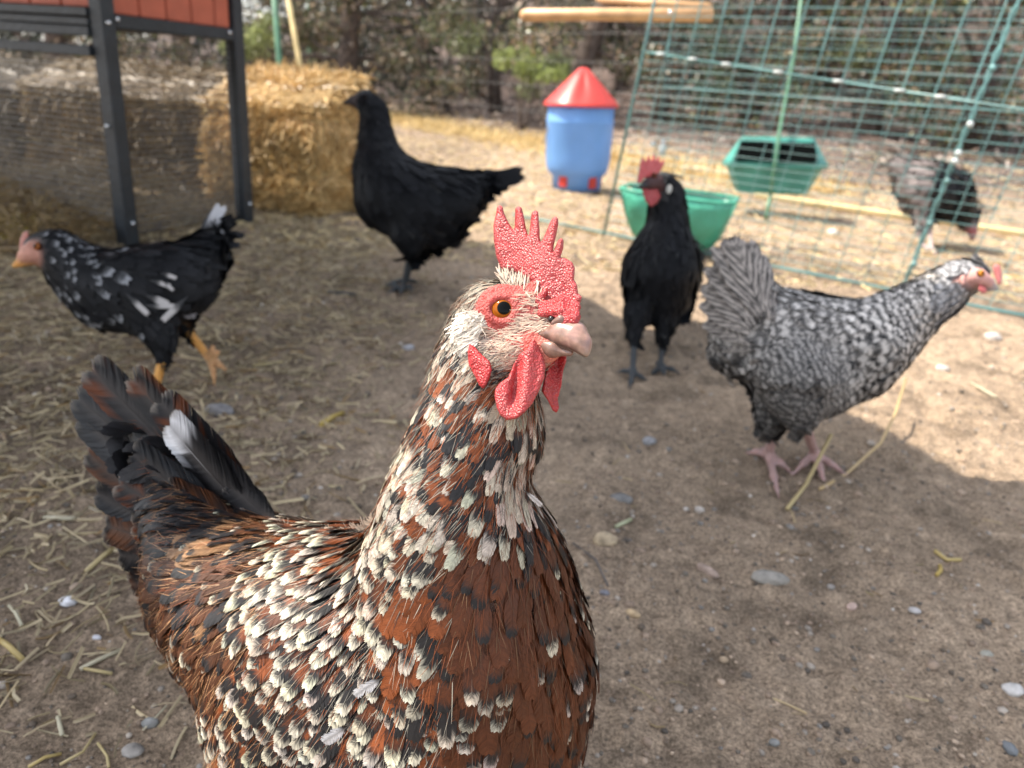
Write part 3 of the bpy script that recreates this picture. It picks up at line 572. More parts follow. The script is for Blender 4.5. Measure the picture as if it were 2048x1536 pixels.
# yellow net scrap by the coop
yn = MB(); a = G(-30, 505); 
o0 = G(-60, 497); ex = (G(75, 470)-o0); 
for i in range(14):
    t = i/13; yn.tube([o0+ex*t+np.array([0, 0, .01]), o0+ex*t+np.array([0, .0, .062])], .0022, 4)
for z in np.linspace(.01, .062, 5): yn.tube([o0+np.array([0, 0, z]), o0+ex+np.array([0, 0, z])], .0022, 4)
tag(yn.build('plastic_netting', M['yellow']), 'strip of yellow plastic netting beside the coop at the left edge', 'netting')

# ------------------------------------------------------------------ far fence, stakes, trees
ff = empty('wire_fence', (FA[0], FA[1], 0), 0, 'thin galvanised wire fence running in front of the trees', 'wire fence')
m = MB()
def fp_(s, z): q = FA+fdir*s; return np.array([q[0], q[1], z+float(gz(q[0], q[1])[0])])
for z in (.05, .25, .45, .65, .85, 1.05, 1.25, 1.45): m.tube([fp_(-9, z), fp_(-4.5, z-.01), fp_(0, z), fp_(5, z), fp_(9, z)], .0013, 4, cap=False)
for s in np.arange(-9, 9, .12): m.tube([fp_(s, .0), fp_(s, 1.45)], .0009, 3, cap=False)
m.build('wire_mesh', M['swire'], ff)
for s in (-8, -2.2, 7.6): MB().tube([fp_(s, -.1), fp_(s, 1.6)], .02, 8).build('post', M['gpost'], ff, smooth=True)
def stake(pa, pb, d, r, m_, name, label):
    a = P(pa[0], pa[1], d); b = P(pb[0], pb[1], d*.995); dirn = (b-a)/np.linalg.norm(b-a); base = a-dirn*(a[2]+.03)/dirn[2] if dirn[2] > .1 else a
    tag(MB().tube([base, a, b+dirn*.4], r, 8).build(name, m_, None, smooth=True), label, 'stake')
stake((556, 88), (549, 0), 5.2, .02, M['gpost'], 'garden_stake', 'green stake standing behind the straw bale')
stake((594, 96), (577, 0), 4.4, .015, M['cane'], 'bamboo_cane', 'yellow bamboo cane leaning beside the green stake behind the bale')

def leafcloud(r, centres, radii, n, size, palette):
    k = r.integers(0, len(centres), n); d = r.normal(size=(n, 3)); d /= np.linalg.norm(d, axis=1)[:, None]; rad = r.random(n)**.45
    p = np.array(centres)[k]+d*(np.array(radii)[k]*rad)[:, None]*np.array([1, 1, .75]); s = size*r.uniform(.5, 1.4, n)
    a = r.normal(size=(n, 3)); a /= np.linalg.norm(a, axis=1)[:, None]; b = np.cross(a, r.normal(size=(n, 3))); b /= np.linalg.norm(b, axis=1)[:, None]
    V_ = np.stack([p-a*s[:, None], p+b*(s*.45)[:, None], p+a*s[:, None], p-b*(s*.45)[:, None]], 1)
    c = np.array(palette)[r.integers(0, len(palette), n)]*r.uniform(.6, 1.3, (n, 1)); cl = (.7+.6*r.random(len(centres)))[k][:, None]
    return V_.reshape(-1, 3), (np.arange(n*4).reshape(-1, 4)), np.repeat(c*cl, 4, 0)
OLV = [(.06, .075, .03), (.09, .10, .04), (.04, .05, .02), (.17, .17, .08), (.025, .03, .015)]
DRY = [(.28, .2, .12), (.34, .27, .2), (.2, .13, .08)]
TL = ['dark gnarled tree trunk rising behind the straw bale', 'twisted tree with bare pale twigs left of the feeder', 'tree with dry branches straight behind the far fence', 'dark trunk above and behind the red feeder lid',
      'leafy evergreen right of the red feeder lid', 'dense olive tree behind the covered feeder', 'leafy tree behind the green mesh near the long beaded joint', 'dark tree behind the mesh at the right edge',
      'spindly tree behind the coop\'s red boards', 'shaded tree behind the left straw bale', 'tall tree deep in the wood behind the perch', 'tall tree deep in the wood at right', 'bushy tree deep in the wood at left', 'tall bushy tree beyond the right edge of the mesh']
TP = [(705, 8.8, .13), (860, 10.5, .1), (1000, 9.5, .09), (1165, 7.8, .12), (1330, 8.8, .1), (1500, 7.6, .11), (1760, 7.0, .13), (2010, 6.4, .13), (400, 9.5, .1), (150, 7.5, .1), (1250, 13, .14), (1640, 12, .14), (600, 13, .14), (2300, 9, .14)]
for i, (px, d, rad) in enumerate(TP):
    r = np.random.default_rng(200+i); q = P(px, 160, d); x, y = q[0], q[1]; z0 = float(gz(x, y)[0])-.1
    root = empty('tree', (x, y, z0), 0, TL[i], 'tree', 'trees beyond the far fence'); tr_ = MB(); tw = MB(); Ht = r.uniform(3.2, 4.5)
    pts = [np.array([x, y, z0])]
    for k in range(7): pts.append(pts[-1]+np.array([r.normal(0, .11), r.normal(0, .11), Ht/7]))
    tr_.tube(pts, np.linspace(rad, rad*.35, 8), 9); tr_.build('trunk', M['bark'], root, smooth=True); cen = []; rds = []
    for k in range(24):
        t = r.uniform(.06, 1); b = pts[0]+(pts[-1]-pts[0])*t; j = min(6, int(t*7)); b = pts[j]+(pts[j+1]-pts[j])*(t*7-j); a = r.uniform(0, 6.28); L = r.uniform(.5, 1.5); dz = r.uniform(-.25, .5)
        br = [b]
        for s_ in range(4): br.append(br[-1]+np.array([cos(a)*L/4, sin(a)*L/4, dz*L/4])+r.normal(0, .07, 3))
        tr2 = tw; tr2.tube(br, np.linspace(rad*.25, .006, 5), 5)
        for s_ in range(7):
            st = br[r.integers(1, 5)]; e = st+r.normal(0, .2, 3); tr2.tube([st, (st+e)/2+r.normal(0, .04, 3), e], [.008, .006, .003], 3, c=(1, 1, 1), cap=False)
        if r.random() < (.9 if px > 1200 or i in (8, 9, 12) else .5): cen.append(br[4]+r.normal(0, .12, 3)); rds.append(r.uniform(.25, .5)); cen.append(br[3]); rds.append(r.uniform(.18, .38))
    tw.build('limb', M['bark'], root, smooth=True)
    v_, f_, c_ = leafcloud(r, cen, rds, 7000, .03, OLV+(DRY if px < 1200 else DRY[:1])); fastmesh('crown', v_, f_, M['leaf'], root, c_, smooth=False)['kind'] = 'stuff'
# deep wood mass behind, one uncountable thing
r = np.random.default_rng(5); cen = []; rds = []
for k in range(420):
    px = r.uniform(-900, 2900); d = r.uniform(11, 26); q = P(px, 160, d); cen.append((q[0], q[1], float(gz(q[0], q[1])[0])+r.uniform(.2, 6.5)*(.6+.4*r.random()))); rds.append(r.uniform(.7, 1.5))
v_, f_, c_ = leafcloud(r, cen, rds, 130000, .085, [(.025, .03, .018), (.04, .045, .025), (.012, .014, .01), (.08, .075, .04)])
tag(fastmesh('woodland', v_, f_, M['leaf'], None, c_, smooth=False), 'dense dark evergreen woodland filling the background', 'woodland', kind='stuff')
# small shrubs beyond the fence
SB = [((1050, 130), 7.6, .28, (.3, .36, .12), 'bright yellow green shrub left of the red feeder lid'), ((1110, 140), 7.9, .3, (.17, .2, .09), 'grey green shrub directly behind the red feeder lid'),
      ((520, 80), 7.8, .3, (.3, .34, .14), 'pale green shrub peeping over the straw bale'), ((900, 60), 9.3, .45, (.2, .24, .09), 'light green bush beneath the twisted bare twigs'), ((1420, 110), 7.8, .5, (.15, .19, .1), 'olive bush behind the upper left part of the mesh'), ((1730, 160), 7.2, .45, (.18, .2, .09), 'rounded olive bush behind the middle of the mesh'), ((1960, 150), 6.8, .5, (.12, .14, .07), 'shaded bush behind the mesh near the right edge')]
for (px, py), d, R_, c, lab in SB:
    q = P(px, py, d); r = np.random.default_rng(px); root = empty('shrub', (q[0], q[1], float(gz(q[0], q[1])[0])), 0, lab, 'shrub', 'shrubs beyond the fence')
    cs = [q+r.normal(0, R_*.5, 3)*np.array([1, 1, .6]) for _ in range(7)]; v_, f_, c_ = leafcloud(r, cs, [R_*.5]*7, 1800, .022, [c, np.array(c)*.7, np.array(c)*1.25]); fastmesh('foliage', v_, f_, M['leaf'], root, c_, smooth=False)['kind'] = 'stuff'
    m = MB(); b0 = np.array([q[0], q[1], float(gz(q[0], q[1])[0])-.05])
    for e in cs: m.tube([b0, (b0+e)/2+r.normal(0, .03, 3), e], [.012, .008, .003], 4)
    m.build('stems', M['bark'], root)
# fallen leaves and sticks on the bank
def bank(r, n): s = r.uniform(-12, 10, n); q = FA+fdir*s[:, None]+fnor*(r.uniform(.3, 12, n)[:, None]); return np.c_[q, gz(q[:, 0], q[:, 1])+.01]
v_, f_, c_ = strands(16000, bank, lambda r, n, p: r.normal(size=(n, 3))*np.array([1, 1, .35]), (.04, .22), (.006, .03), lambda r, n, p: np.array([(.19, .14, .115), (.27, .21, .18), (.08, .06, .05), (.42, .36, .32)])[r.integers(0, 4, n)]*r.uniform(.7, 1.1, (n, 1)), 45, .3)
tag(fastmesh('leaf_litter', v_, f_, M['strawm'], None, c_, smooth=False), 'dry leaves and fallen sticks covering the bank beyond the fence', 'leaf litter', kind='stuff')
# ------------------------------------------------------------------ signed distance bodies
class Body:
    """capsules blended into one surface; every capsule carries colour, feather size"""
    _s = 1.0                             # how much the skin lies inside the plumage
    def __init__(s): s.p = []
    def cap(s, a, b, ra, rb, k=.01, col=(.02, .02, .02), feat=None, flat=None):
        s.p.append(dict(a=np.array(a, float), b=np.array(b, float), ra=ra, rb=rb, k=k, col=np.array(col, float), feat=feat)); return s
    def pc(s, a, b, k=.01, col=(.02, .02, .02), feat=None):       # (px,py,depth,r px)
        g_ = s._s if feat else 1.; return s.cap(P(*a[:3]), P(*b[:3]), g_*a[3]*a[2]/FPX, g_*b[3]*b[2]/FPX, k, col, feat)
    def chain(s, pts, k=.01, col=(.02, .02, .02), feat=None):
        for q, r in zip(pts[:-1], pts[1:]): s.pc(q, r, k, col, feat)
        return s
    @staticmethod
    def dist(q, x):
        ab = q['b']-q['a']; L2 = ab@ab
        t = np.clip(((x-q['a'])@ab)/L2, 0, 1) if L2 > 1e-12 else np.zeros(x.shape[:-1])
        return np.linalg.norm(x-(q['a']+t[..., None]*ab), axis=-1) - (q['ra']+t*(q['rb']-q['ra']))
    def axes(s, vox, fine=None):
        lo = np.min([np.minimum(q['a']-q['ra'], q['b']-q['rb']) for q in s.p], 0)-.012
        hi = np.max([np.maximum(q['a']+q['ra'], q['b']+q['rb']) for q in s.p], 0)+.012
        ax = []
        for i in range(3):
            a = [lo[i]]
            while a[-1] < hi[i]:
                st = vox
                if fine is not None and fine[0][i]-vox < a[-1] < fine[1][i]: st = fine[2]
                a.append(a[-1]+st)
            ax.append(np.array(a, dtype=np.float32))
        return ax
    def mesh(s, vox, fine=None, noise=None):
        ax = s.axes(vox, fine); f = np.full([len(a) for a in ax], .05, dtype=np.float32)
        for q in s.p:
            mg = q['k']+.012; lo = np.minimum(q['a']-q['ra'], q['b']-q['rb'])-mg; hi = np.maximum(q['a']+q['ra'], q['b']+q['rb'])+mg
            sl = tuple(slice(max(0, np.searchsorted(ax[i], lo[i])-1), np.searchsorted(ax[i], hi[i])+1) for i in range(3))
            gx_, gy_, gz_ = np.meshgrid(*[ax[i][sl[i]] for i in range(3)], indexing='ij')
            ab = (q['b']-q['a']).astype(np.float32); a = q['a'].astype(np.float32); L2 = float(ab@ab)
            dx, dy, dz = gx_-a[0], gy_-a[1], gz_-a[2]
            t = np.clip((dx*ab[0]+dy*ab[1]+dz*ab[2])/max(L2, 1e-12), 0, 1)
            d = np.sqrt((dx-t*ab[0])**2+(dy-t*ab[1])**2+(dz-t*ab[2])**2) - (q['ra']+t*(q['rb']-q['ra']))
            o = f[sl]; h = np.maximum(q['k']-np.abs(o-d), 0)/q['k']; f[sl] = np.minimum(o, d)-h*h*q['k']*.25
        return nets(f, ax)
    def shade(s, v):
        """blend colours and feather parameters at points v"""
        W_ = []; 
        D = np.stack([Body.dist(q, v) for q in s.p], 1); D = D-D.min(1)[:, None]
        w = np.exp(-np.maximum(D, 0)/.0022); w /= w.sum(1)[:, None]
        col = w @ np.stack([q['col'] for q in s.p]); fm = w @ np.array([1. if q['feat'] else 0. for q in s.p])
        fp = w @ np.array([q['feat'] if q['feat'] else (0, 0, 0) for q in s.p]) / np.maximum(fm, .2)[:, None]
        return col, fm, fp
def nets(f, ax):
    """surface nets on a rectilinear grid"""
    nx, ny, nz = f.shape; ins = f < 0
    c = np.zeros((nx-1, ny-1, nz-1), dtype=np.int8)
    for a in (0, 1):
        for b in (0, 1):
            for d in (0, 1): c += ins[a:nx-1+a, b:ny-1+b, d:nz-1+d]
    act = (c > 0) & (c < 8); idx = np.full(act.shape, -1, dtype=np.int64); cells = np.argwhere(act); idx[act] = np.arange(len(cells))
    acc = np.zeros((len(cells), 3)); cnt = np.zeros(len(cells)); I, J, K = cells.T
    for a, b in (((0,0,0),(1,0,0)),((0,1,0),(1,1,0)),((0,0,1),(1,0,1)),((0,1,1),(1,1,1)),((0,0,0),(0,1,0)),((1,0,0),(1,1,0)),((0,0,1),(0,1,1)),((1,0,1),(1,1,1)),((0,0,0),(0,0,1)),((1,0,0),(1,0,1)),((0,1,0),(0,1,1)),((1,1,0),(1,1,1))):
        fa = f[I+a[0], J+a[1], K+a[2]].astype(float); fb = f[I+b[0], J+b[1], K+b[2]].astype(float); m = (fa < 0) != (fb < 0)
        t = np.where(m, fa/np.where(m, fa-fb, 1), 0)
        pa = np.stack([ax[0][I+a[0]], ax[1][J+a[1]], ax[2][K+a[2]]], 1).astype(float); pb = np.stack([ax[0][I+b[0]], ax[1][J+b[1]], ax[2][K+b[2]]], 1).astype(float)
        acc[m] += (pa+(pb-pa)*t[:, None])[m]; cnt[m] += 1
    v = acc/cnt[:, None]; F = []
    for d in range(3):
        e = [1 if i == d else 0 for i in range(3)]; sa = ins[:nx-e[0], :ny-e[1], :nz-e[2]]; sb = ins[e[0]:, e[1]:, e[2]:]
        o1, o2 = [(1, 2), (2, 0), (0, 1)][d]
        E_ = np.argwhere(sa != sb); E_ = E_[(E_[:, o1] > 0) & (E_[:, o2] > 0) & (E_[:, o1] < f.shape[o1]-1) & (E_[:, o2] < f.shape[o2]-1)]
        fl = sa[tuple(E_.T)]; q = []
        for da, db in ((0, 0), (-1, 0), (-1, -1), (0, -1)):
            c_ = E_.copy(); c_[:, o1] += da; c_[:, o2] += db; q.append(idx[tuple(c_.T)])
        q = np.stack(q, 1); q[~fl] = q[~fl][:, ::-1]; F.append(q)
    return v, np.concatenate(F)
def vnormals(v, f):
    n = np.cross(v[f[:, 2]]-v[f[:, 0]], v[f[:, 3]]-v[f[:, 1]]); o = np.zeros_like(v)
    for k in range(4):
        for i in range(3): o[:, i] += np.bincount(f[:, k], n[:, i], len(v))
    return o/(np.linalg.norm(o, axis=1)[:, None]+1e-12)

# ------------------------------------------------------------------ feathers: every vane is a comb of narrow barbs
def barb_template(nb, r, ragged=.06, pointed=.0, rachis=True, blunt=False):
    vs = []; fs = []
    for s in (-1, 1):
        for i in range(nb):
            v0 = (i+.2)/nb*.97; x = min(1, v0*3.2)**.6
            w = x*(1-max(0, v0-.25)**2*(.9+pointed*.8))*(1-pointed*.35*v0); w = max(w, .06)
            if blunt: w = x*(1-.18*v0)
            if v0 > .8: w *= math.sqrt(max(.0, 1-((v0-.8)/.172)**2))
            rg = 1-ragged*r.random()*2.2; dv = (.05+.20*w)*(1-.6*v0)+.01; v1 = min(1.03, v0+dv)+r.normal(0, ragged*.12)
            th0 = 1.8/nb; th1 = 2.0/nb; hj = r.normal(0, .03); k = len(vs)
            for (t, th) in ((0, th0), (.55, (th0+th1)/2*1.05), (1, th1)):
                u = s*w*rg*t; v = v0+(v1-v0)*t**1.4
                vs.append((u, v-th*.5, -.12*t*t+hj*t+.05*t)); vs.append((u, v+th*.5*(1 if t < 1 else .75), -.12*t*t+hj*t))
            for q in (0, 1):
                a = k+2*q; fs.append((a, a+2, a+3, a+1))
    if rachis:
        k = len(vs)
        for v in (0, .5, .93): vs += [(-.035*(1-v*.7), v, .10), (.035*(1-v*.7), v, .10)]
        fs += [(k, k+1, k+3, k+2), (k+2, k+3, k+5, k+4)]
    return np.array(vs), np.array(fs)
def feathers(p, n, t, L, W_, colf, nb=8, tilt=.22, curl=.05, ragged=.06, pointed=0., seed=0, variants=4, lift=0., rachis=True, twist=0., AB=None, blunt=False):
    """p,n,t (N,3); L,W_ (N,); colf(idx,u,v,vid)->(k,m,3)"""
    r = np.random.default_rng(seed); N = len(p); t = t-n*np.sum(t*n, 1)[:, None]; t /= np.linalg.norm(t, axis=1)[:, None]+1e-9
    sd2 = np.cross(t, n); tilt = np.broadcast_to(tilt, (N,)); curl = np.broadcast_to(curl, (N,)); var = r.integers(0, variants, N)
    VV = []; FF = []; CC = []; off = 0
    for k in range(variants):
        T, F = barb_template(nb, r, ragged, pointed, rachis, blunt); id_ = np.where(var == k)[0]
        if not len(id_): continue
        u, v, h = T.T; l = L[id_][:, None]; w = W_[id_][:, None]*.5
        hh = l*(np.sin(tilt[id_])[:, None]*v-curl[id_][:, None]*v*v)+w*h*.8+lift - twist*w*u
        if AB is not None: hh = AB[0][id_][:, None]*v+AB[1][id_][:, None]*v*v+w*h*.8
        X_ = p[id_][:, None]+t[id_][:, None]*(l*v)[..., None]+sd2[id_][:, None]*(w*u)[..., None]+n[id_][:, None]*hh[..., None]
        VV.append(X_.reshape(-1, 3)); m = len(T)
        FF.append((F[None]+(np.arange(len(id_))*m)[:, None, None]+off).reshape(-1, 4)); off += m*len(id_)
        CC.append(colf(id_, u[None], v[None]).reshape(-1, 3))
    return np.concatenate(VV), np.concatenate(FF), np.concatenate(CC)
def scatter(v, f, nrm, mask, spacing, seed=0, mult=4.5):
    """poisson-like points on the mesh"""
    r = np.random.default_rng(seed); a = np.linalg.norm(np.cross(v[f[:, 2]]-v[f[:, 0]], v[f[:, 3]]-v[f[:, 1]]), axis=1)/2
    fm = mask[f].mean(1); sp = spacing[f].mean(1); ok = fm > .6; w = np.where(ok, a/np.maximum(sp, 1e-4)**2, 0); n = int(w.sum()*mult)
    fi = r.choice(len(f), n, p=w/w.sum()); uv = r.random((n, 2)); q = f[fi]
    wt = np.stack([(1-uv[:, 0])*(1-uv[:, 1]), uv[:, 0]*(1-uv[:, 1]), uv[:, 0]*uv[:, 1], (1-uv[:, 0])*uv[:, 1]], 1)
    p = (v[q]*wt[..., None]).sum(1); nn = (nrm[q]*wt[..., None]).sum(1); nn /= np.linalg.norm(nn, axis=1)[:, None]; s = sp[fi]
    grid = {}; keep = []; cs = max(s.max(), 1e-3)
    P_ = p.tolist(); S_ = s.tolist()
    for i in range(n):
        x, y, z = P_[i]; ri = S_[i]; gx_ = int(x//cs); gy_ = int(y//cs); gz_ = int(z//cs); good = True
        for a_ in (-1, 0, 1):
            for b_ in (-1, 0, 1):
                for c_ in (-1, 0, 1):
                    for j in grid.get((gx_+a_, gy_+b_, gz_+c_), ()):
                        X_ = P_[j]; dd = (X_[0]-x)**2+(X_[1]-y)**2+(X_[2]-z)**2
                        if dd < (.8*ri)**2: good = False; break
                    if not good: break
                if not good: break
            if not good: break
        if good: keep.append(i); grid.setdefault((gx_, gy_, gz_), []).append(i)
    keep = np.array(keep); return p[keep], nn[keep], fi[keep]
def flow(p, anchors):
    x, y, d = proj(p); A = np.array(anchors, float); D = np.hypot(x[:, None]-A[None, :, 0], y[:, None]-A[None, :, 1])+8
    w = 1/D**3; w /= w.sum(1)[:, None]; dx = w@A[:, 2]; dy = w@A[:, 3]
    return dx[:, None]*RT-dy[:, None]*UP

def rgbmix(a, b, k): return a*(1-k[..., None])+b*k[..., None]
def bird(name, B, label, cat, vox, anchors, paint, fine=None, nb=6, maskf=None, plume=None, group=None, seed=1, tilt=.2, curl=.08, jit=.16, pointed=.0, ragged=.06, loc=None, fuzz=None):
    v, f = B.mesh(vox, fine); nr = vnormals(v, f); col, fm, fp = B.shade(v)
    loc = loc if loc is not None else (float(v[:, 0].mean()), float(v[:, 1].mean()), 0)
    root = empty(name, loc, 0, label, cat, group)
    x, y, d = proj(v)
    if maskf: fm = fm*maskf(x, y, v, nr)
    col = col*(.85+.3*vn(v*160, 4))[:, None]
    fastmesh('body', v, f, M['skin'], root, col)
    sp = np.maximum(fp[:, 2], .0015); p, n, fi = scatter(v, f, nr, fm, sp, seed)
    par = fp[f[fi]].mean(1); L, W_ = par[:, 0], par[:, 1]
    r = np.random.default_rng(seed+5); L = L*r.uniform(.85, 1.2, len(L)); W_ = W_*r.uniform(.85, 1.15, len(L))
    t = flow(p, anchors); t = t+r.normal(0, jit, t.shape)*np.linalg.norm(t, axis=1)[:, None]
    px, py, pd = proj(p); cf = paint(px, py, p, n, r)
    tt = t-n*np.sum(t*n, 1)[:, None]; tt /= np.linalg.norm(tt, axis=1)[:, None]+1e-9
    bv = BVHTree.FromPolygons(v.tolist(), f.tolist()); hs = []
    for q_ in (.5, 1.):
        q = p+tt*(L*q_)[:, None]; h_ = np.zeros(len(p))
        for i_ in range(len(p)):
            co, no, _, ds = bv.find_nearest(Vector(q[i_]))
            h_[i_] = max(-.3*L[i_], min(.3*L[i_], -(Vector(q[i_])-co).dot(no)))
        hs.append(h_)
    tl = np.sin(r.uniform(tilt*.5, tilt*1.5, len(L)))*L; H1 = hs[0]+tl*.5+W_*.06; H2 = hs[1]+tl+W_*.06
    AB = (4*H1-H2, 2*H2-4*H1)
    fv, ff, fc = feathers(p-n*(W_*.05)[:, None], n, t, L, W_, cf, nb, seed=seed, pointed=pointed, ragged=ragged, AB=AB)
    o = fastmesh('plumage', fv, ff, plume or M['plume'], root, fc); o['kind'] = 'stuff'
    if fuzz:                                    # loose hair-like barbs lying over the vanes
        nfz, fcol = fuzz; k = r.integers(0, len(p), nfz); q = p[k]+r.normal(0, .003, (nfz, 3)); q = q-n[k]*np.sum((q-p[k])*n[k], 1)[:, None]
        Lz = r.uniform(.006, .016, nfz)*(L[k]/.028)**.7; tz = tt[k]+r.normal(0, .13, (nfz, 3)); sz = np.cross(tz, n[k]); A_ = AB[0][k]*Lz/L[k]*.6; B_ = AB[1][k]*(Lz/L[k])**2; wz = r.uniform(.00007, .00017, nfz); base_h = tl[k]*.45+.0006
        rows = []
        for t_, wv in ((0, 1), (.5, .9), (1, .25)):
            cpt = q+tz*(Lz*t_)[:, None]+n[k]*(base_h+A_*t_+B_*t_*t_+r.normal(.0003, .0006, nfz)*t_)[:, None]; rows += [cpt-sz*(wz*wv)[:, None], cpt+sz*(wz*wv)[:, None]]
        VV = np.stack(rows, 1); F0 = np.array([(0, 2, 3, 1), (2, 4, 5, 3)]); FF = (F0[None]+(np.arange(nfz)*6)[:, None, None]).reshape(-1, 4); cz = fcol(px[k], py[k], r, k)
        fastmesh('filaments', VV.reshape(-1, 3), FF, plume or M['plume'], root, np.repeat(cz, 6, 0), smooth=False)['kind'] = 'stuff'
    return root, v, f
def one_feather(name, base, tip, wpx, parent, colf, nn=None, nb=40, material=None, curl=.03, seed=0, ragged=.05, pointed=0., cup=0., twist=0.):
    """base, tip: (px,py,depth); a single large feather as its own part"""
    a = P(*base); b = P(*tip); L = np.linalg.norm(b-a); n = np.array(nn if nn is not None else -FW, float); n /= np.linalg.norm(n)
    w = wpx*(base[2]+tip[2])/2/FPX; t = (b-a)[None]
    v, f, c = feathers(a[None], (n-t[0]*(n@t[0])/L**2)[None], t, np.array([L]), np.array([w]), colf, nb, tilt=curl, curl=curl, seed=seed, variants=1, ragged=ragged, pointed=pointed, twist=twist, blunt=pointed == 0)
    return fastmesh(name, v, f, material or M['plume'], parent, c)
def slab(name, poly, dfun, thick, material, parent, colr, warp=None, vox=3., bumpy=0., seed=0, rnd=None):
    """fleshy sheet: outline in photograph pixels laid at depth dfun(px,py), rounded, thick metres"""
    poly = np.array(poly, float); lo = poly.min(0)-8; hi = poly.max(0)+8; dm = float(dfun(poly[:, 0].mean(), poly[:, 1].mean())); mpp = dm/FPX
    T = thick/mpp/2; ax = [np.arange(lo[0], hi[0]+vox, vox), np.arange(lo[1], hi[1]+vox, vox), np.arange(-T*1.9-vox*2, T*1.9+vox*3, vox*.8)]
    X_, Y_ = np.meshgrid(ax[0], ax[1], indexing='ij'); d2 = np.full(X_.shape, 1e9); sg = np.zeros(X_.shape, bool); n = len(poly)
    for i in range(n):
        a = poly[i]; b = poly[(i+1) % n]; e = b-a; wx = X_-a[0]; wy = Y_-a[1]; t = np.clip((wx*e[0]+wy*e[1])/max(e@e, 1e-9), 0, 1)
        d2 = np.minimum(d2, (wx-e[0]*t)**2+(wy-e[1]*t)**2); c1 = (a[1] > Y_) != (b[1] > Y_)
        with np.errstate(divide='ignore', invalid='ignore'): xi = a[0]+(Y_-a[1])/(b[1]-a[1])*e[0]
        sg ^= c1 & (X_ < xi)
    d = np.sqrt(d2)*np.where(sg, -1, 1)
    R_ = rnd or T; q = d[..., None]+R_; w3 = ax[2][None, None, :]/T*R_
    f = (np.sqrt(np.maximum(q, 0)**2+w3**2)-R_+np.minimum(np.maximum(q, 0)*0, 0)).astype(np.float32)
    if bumpy:
        pts = np.stack(np.meshgrid(ax[0]/6, ax[1]/6, ax[2]/6, indexing='ij'), -1); f += ((vn(pts, seed)-.5)*bumpy+(vn(pts*.35, seed+3)-.5)*bumpy*2).astype(np.float32)
    v, fc = nets(f, [a.astype(np.float32) for a in ax]); dd = dfun(v[:, 0], v[:, 1])-v[:, 2]*mpp
    if warp: dd = dd+warp(v[:, 0], v[:, 1])
    c = colr(v) if callable(colr) else np.tile(colr, (len(v), 1))
    w = CAM+dd[:, None]*(FW+((v[:, 0]-1024)/FPX)[:, None]*RT-((v[:, 1]-768)/FPX)[:, None]*UP)
    return fastmesh(name, w, fc[:, ::-1], material, parent, c)
def eye(parent, p, r, iris, look, pupil=.42):
    m = M.get('eye_%s' % str(iris))
    if m is None:
        m = mat('eye_%d' % len(M), attr=True, rough=.1, spec=.12); M['eye_%s' % str(iris)] = m
    z = Vector(look).normalized(); q = z.to_track_quat('Z', 'Y').to_matrix(); n = 40; vs = []; cs = []; an = np.arange(n)*2*pi/n
    pol = np.linspace(0.001, pi-.001, 50)
    for a in pol:
        vs.append(np.c_[r*sin(a)*np.cos(an), r*sin(a)*np.sin(an), np.full(n, r*cos(a))]); s = sin(a) if a < pi/2 else 1
        k = np.clip((s-pupil+.02)/.04, 0, 1); rim = np.clip((s-.86)/.1, 0, 1)
        base = np.array(iris)*(.75+.5*abs(sin(a*9))*.6); cc = np.array([.003]*3)*(1-k)+base*k; cc = cc*(1-rim)+np.array([.03, .008, .004])*rim; cs.append(np.tile(cc, (n, 1))*(1 if k < 1 else 1))
    v = np.concatenate(vs) @ np.array(q).T+np.array(p); m_ = len(pol)
    f = np.array([(i*n+j, (i+1)*n+j, (i+1)*n+(j+1) % n, i*n+(j+1) % n) for i in range(m_-1) for j in range(n)])
    return fastmesh('eye', v, f, m, parent, np.concatenate(cs))
BK = np.array([.012, .0115, .013]); RUST = np.array([.27, .074, .022]); CREAM = np.array([.56, .515, .42]); BRN = np.array([.13, .048, .02]); TAN = np.array([.36, .2, .1]); WHT = np.array([.62, .62, .64])
def paint_plain(col, var=.25):
    def pf(px, py, p, n, r):
        k = r.uniform(1-var, 1+var, len(px)); c = np.array(col)*k[:, None]
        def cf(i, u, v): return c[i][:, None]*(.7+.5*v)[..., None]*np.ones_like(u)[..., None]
        return cf
    return pf
def foot(B, ank, toes, r0, col, k=.004, rz=None):
    """ankle world point on the ground plane, toes = ground pixels"""
    for tx, ty in toes:
        e = G(tx, ty); m_ = (ank+e)/2; z = float(gz(e[0], e[1])[0]); m_[2] = z+r0*1.7; e[2] = z+r0*.45
        B.cap(ank, m_, r0*1.0, r0*.85, k, col); B.cap(m_, e, r0*.85, r0*.35, k, col)
def ankle(px, py, h=.012): g_ = G(px, py); g_[2] = float(gz(g_[0], g_[1])[0])+h; return g_

# ================================================================== main hen (focus of the picture)
FL = (.027, .0112, .0068)
B = Body(); fe = FL; U_ = (.05, .02, .012)
nk = (.0185, .0062, .0041); hd = (.0085, .0032, .0022)
B.chain([(962, 760, .390, 82), (940, 880, .393, 102), (914, 990, .396, 118)], .012, U_, nk)
B.chain([(914, 990, .396, 118), (925, 1120, .412, 158)], .016, U_, (.023, .009, .0058))
B.pc((975, 1140, .415, 100), (1018, 1290, .432, 106), .03, U_, fe)
B.chain([(925, 1130, .412, 160), (945, 1300, .432, 182), (1022, 1370, .435, 114), (1018, 1440, .445, 118)], .03, U_, fe)
B.chain([(925, 1260, .44, 205), (700, 1285, .47, 208), (540, 1225, .51, 160), (445, 1150, .54, 122), (390, 1050, .56, 80)], .03, U_, (.027, .0108, .0068))
B.chain([(395, 1050, .56, 75), (335, 950, .58, 48), (285, 870, .595, 26)], .02, (.012, .011, .011), (.03, .018, .013))
B.chain([(890, 1470, .452, 240), (640, 1450, .482, 205)], .03, U_, fe)
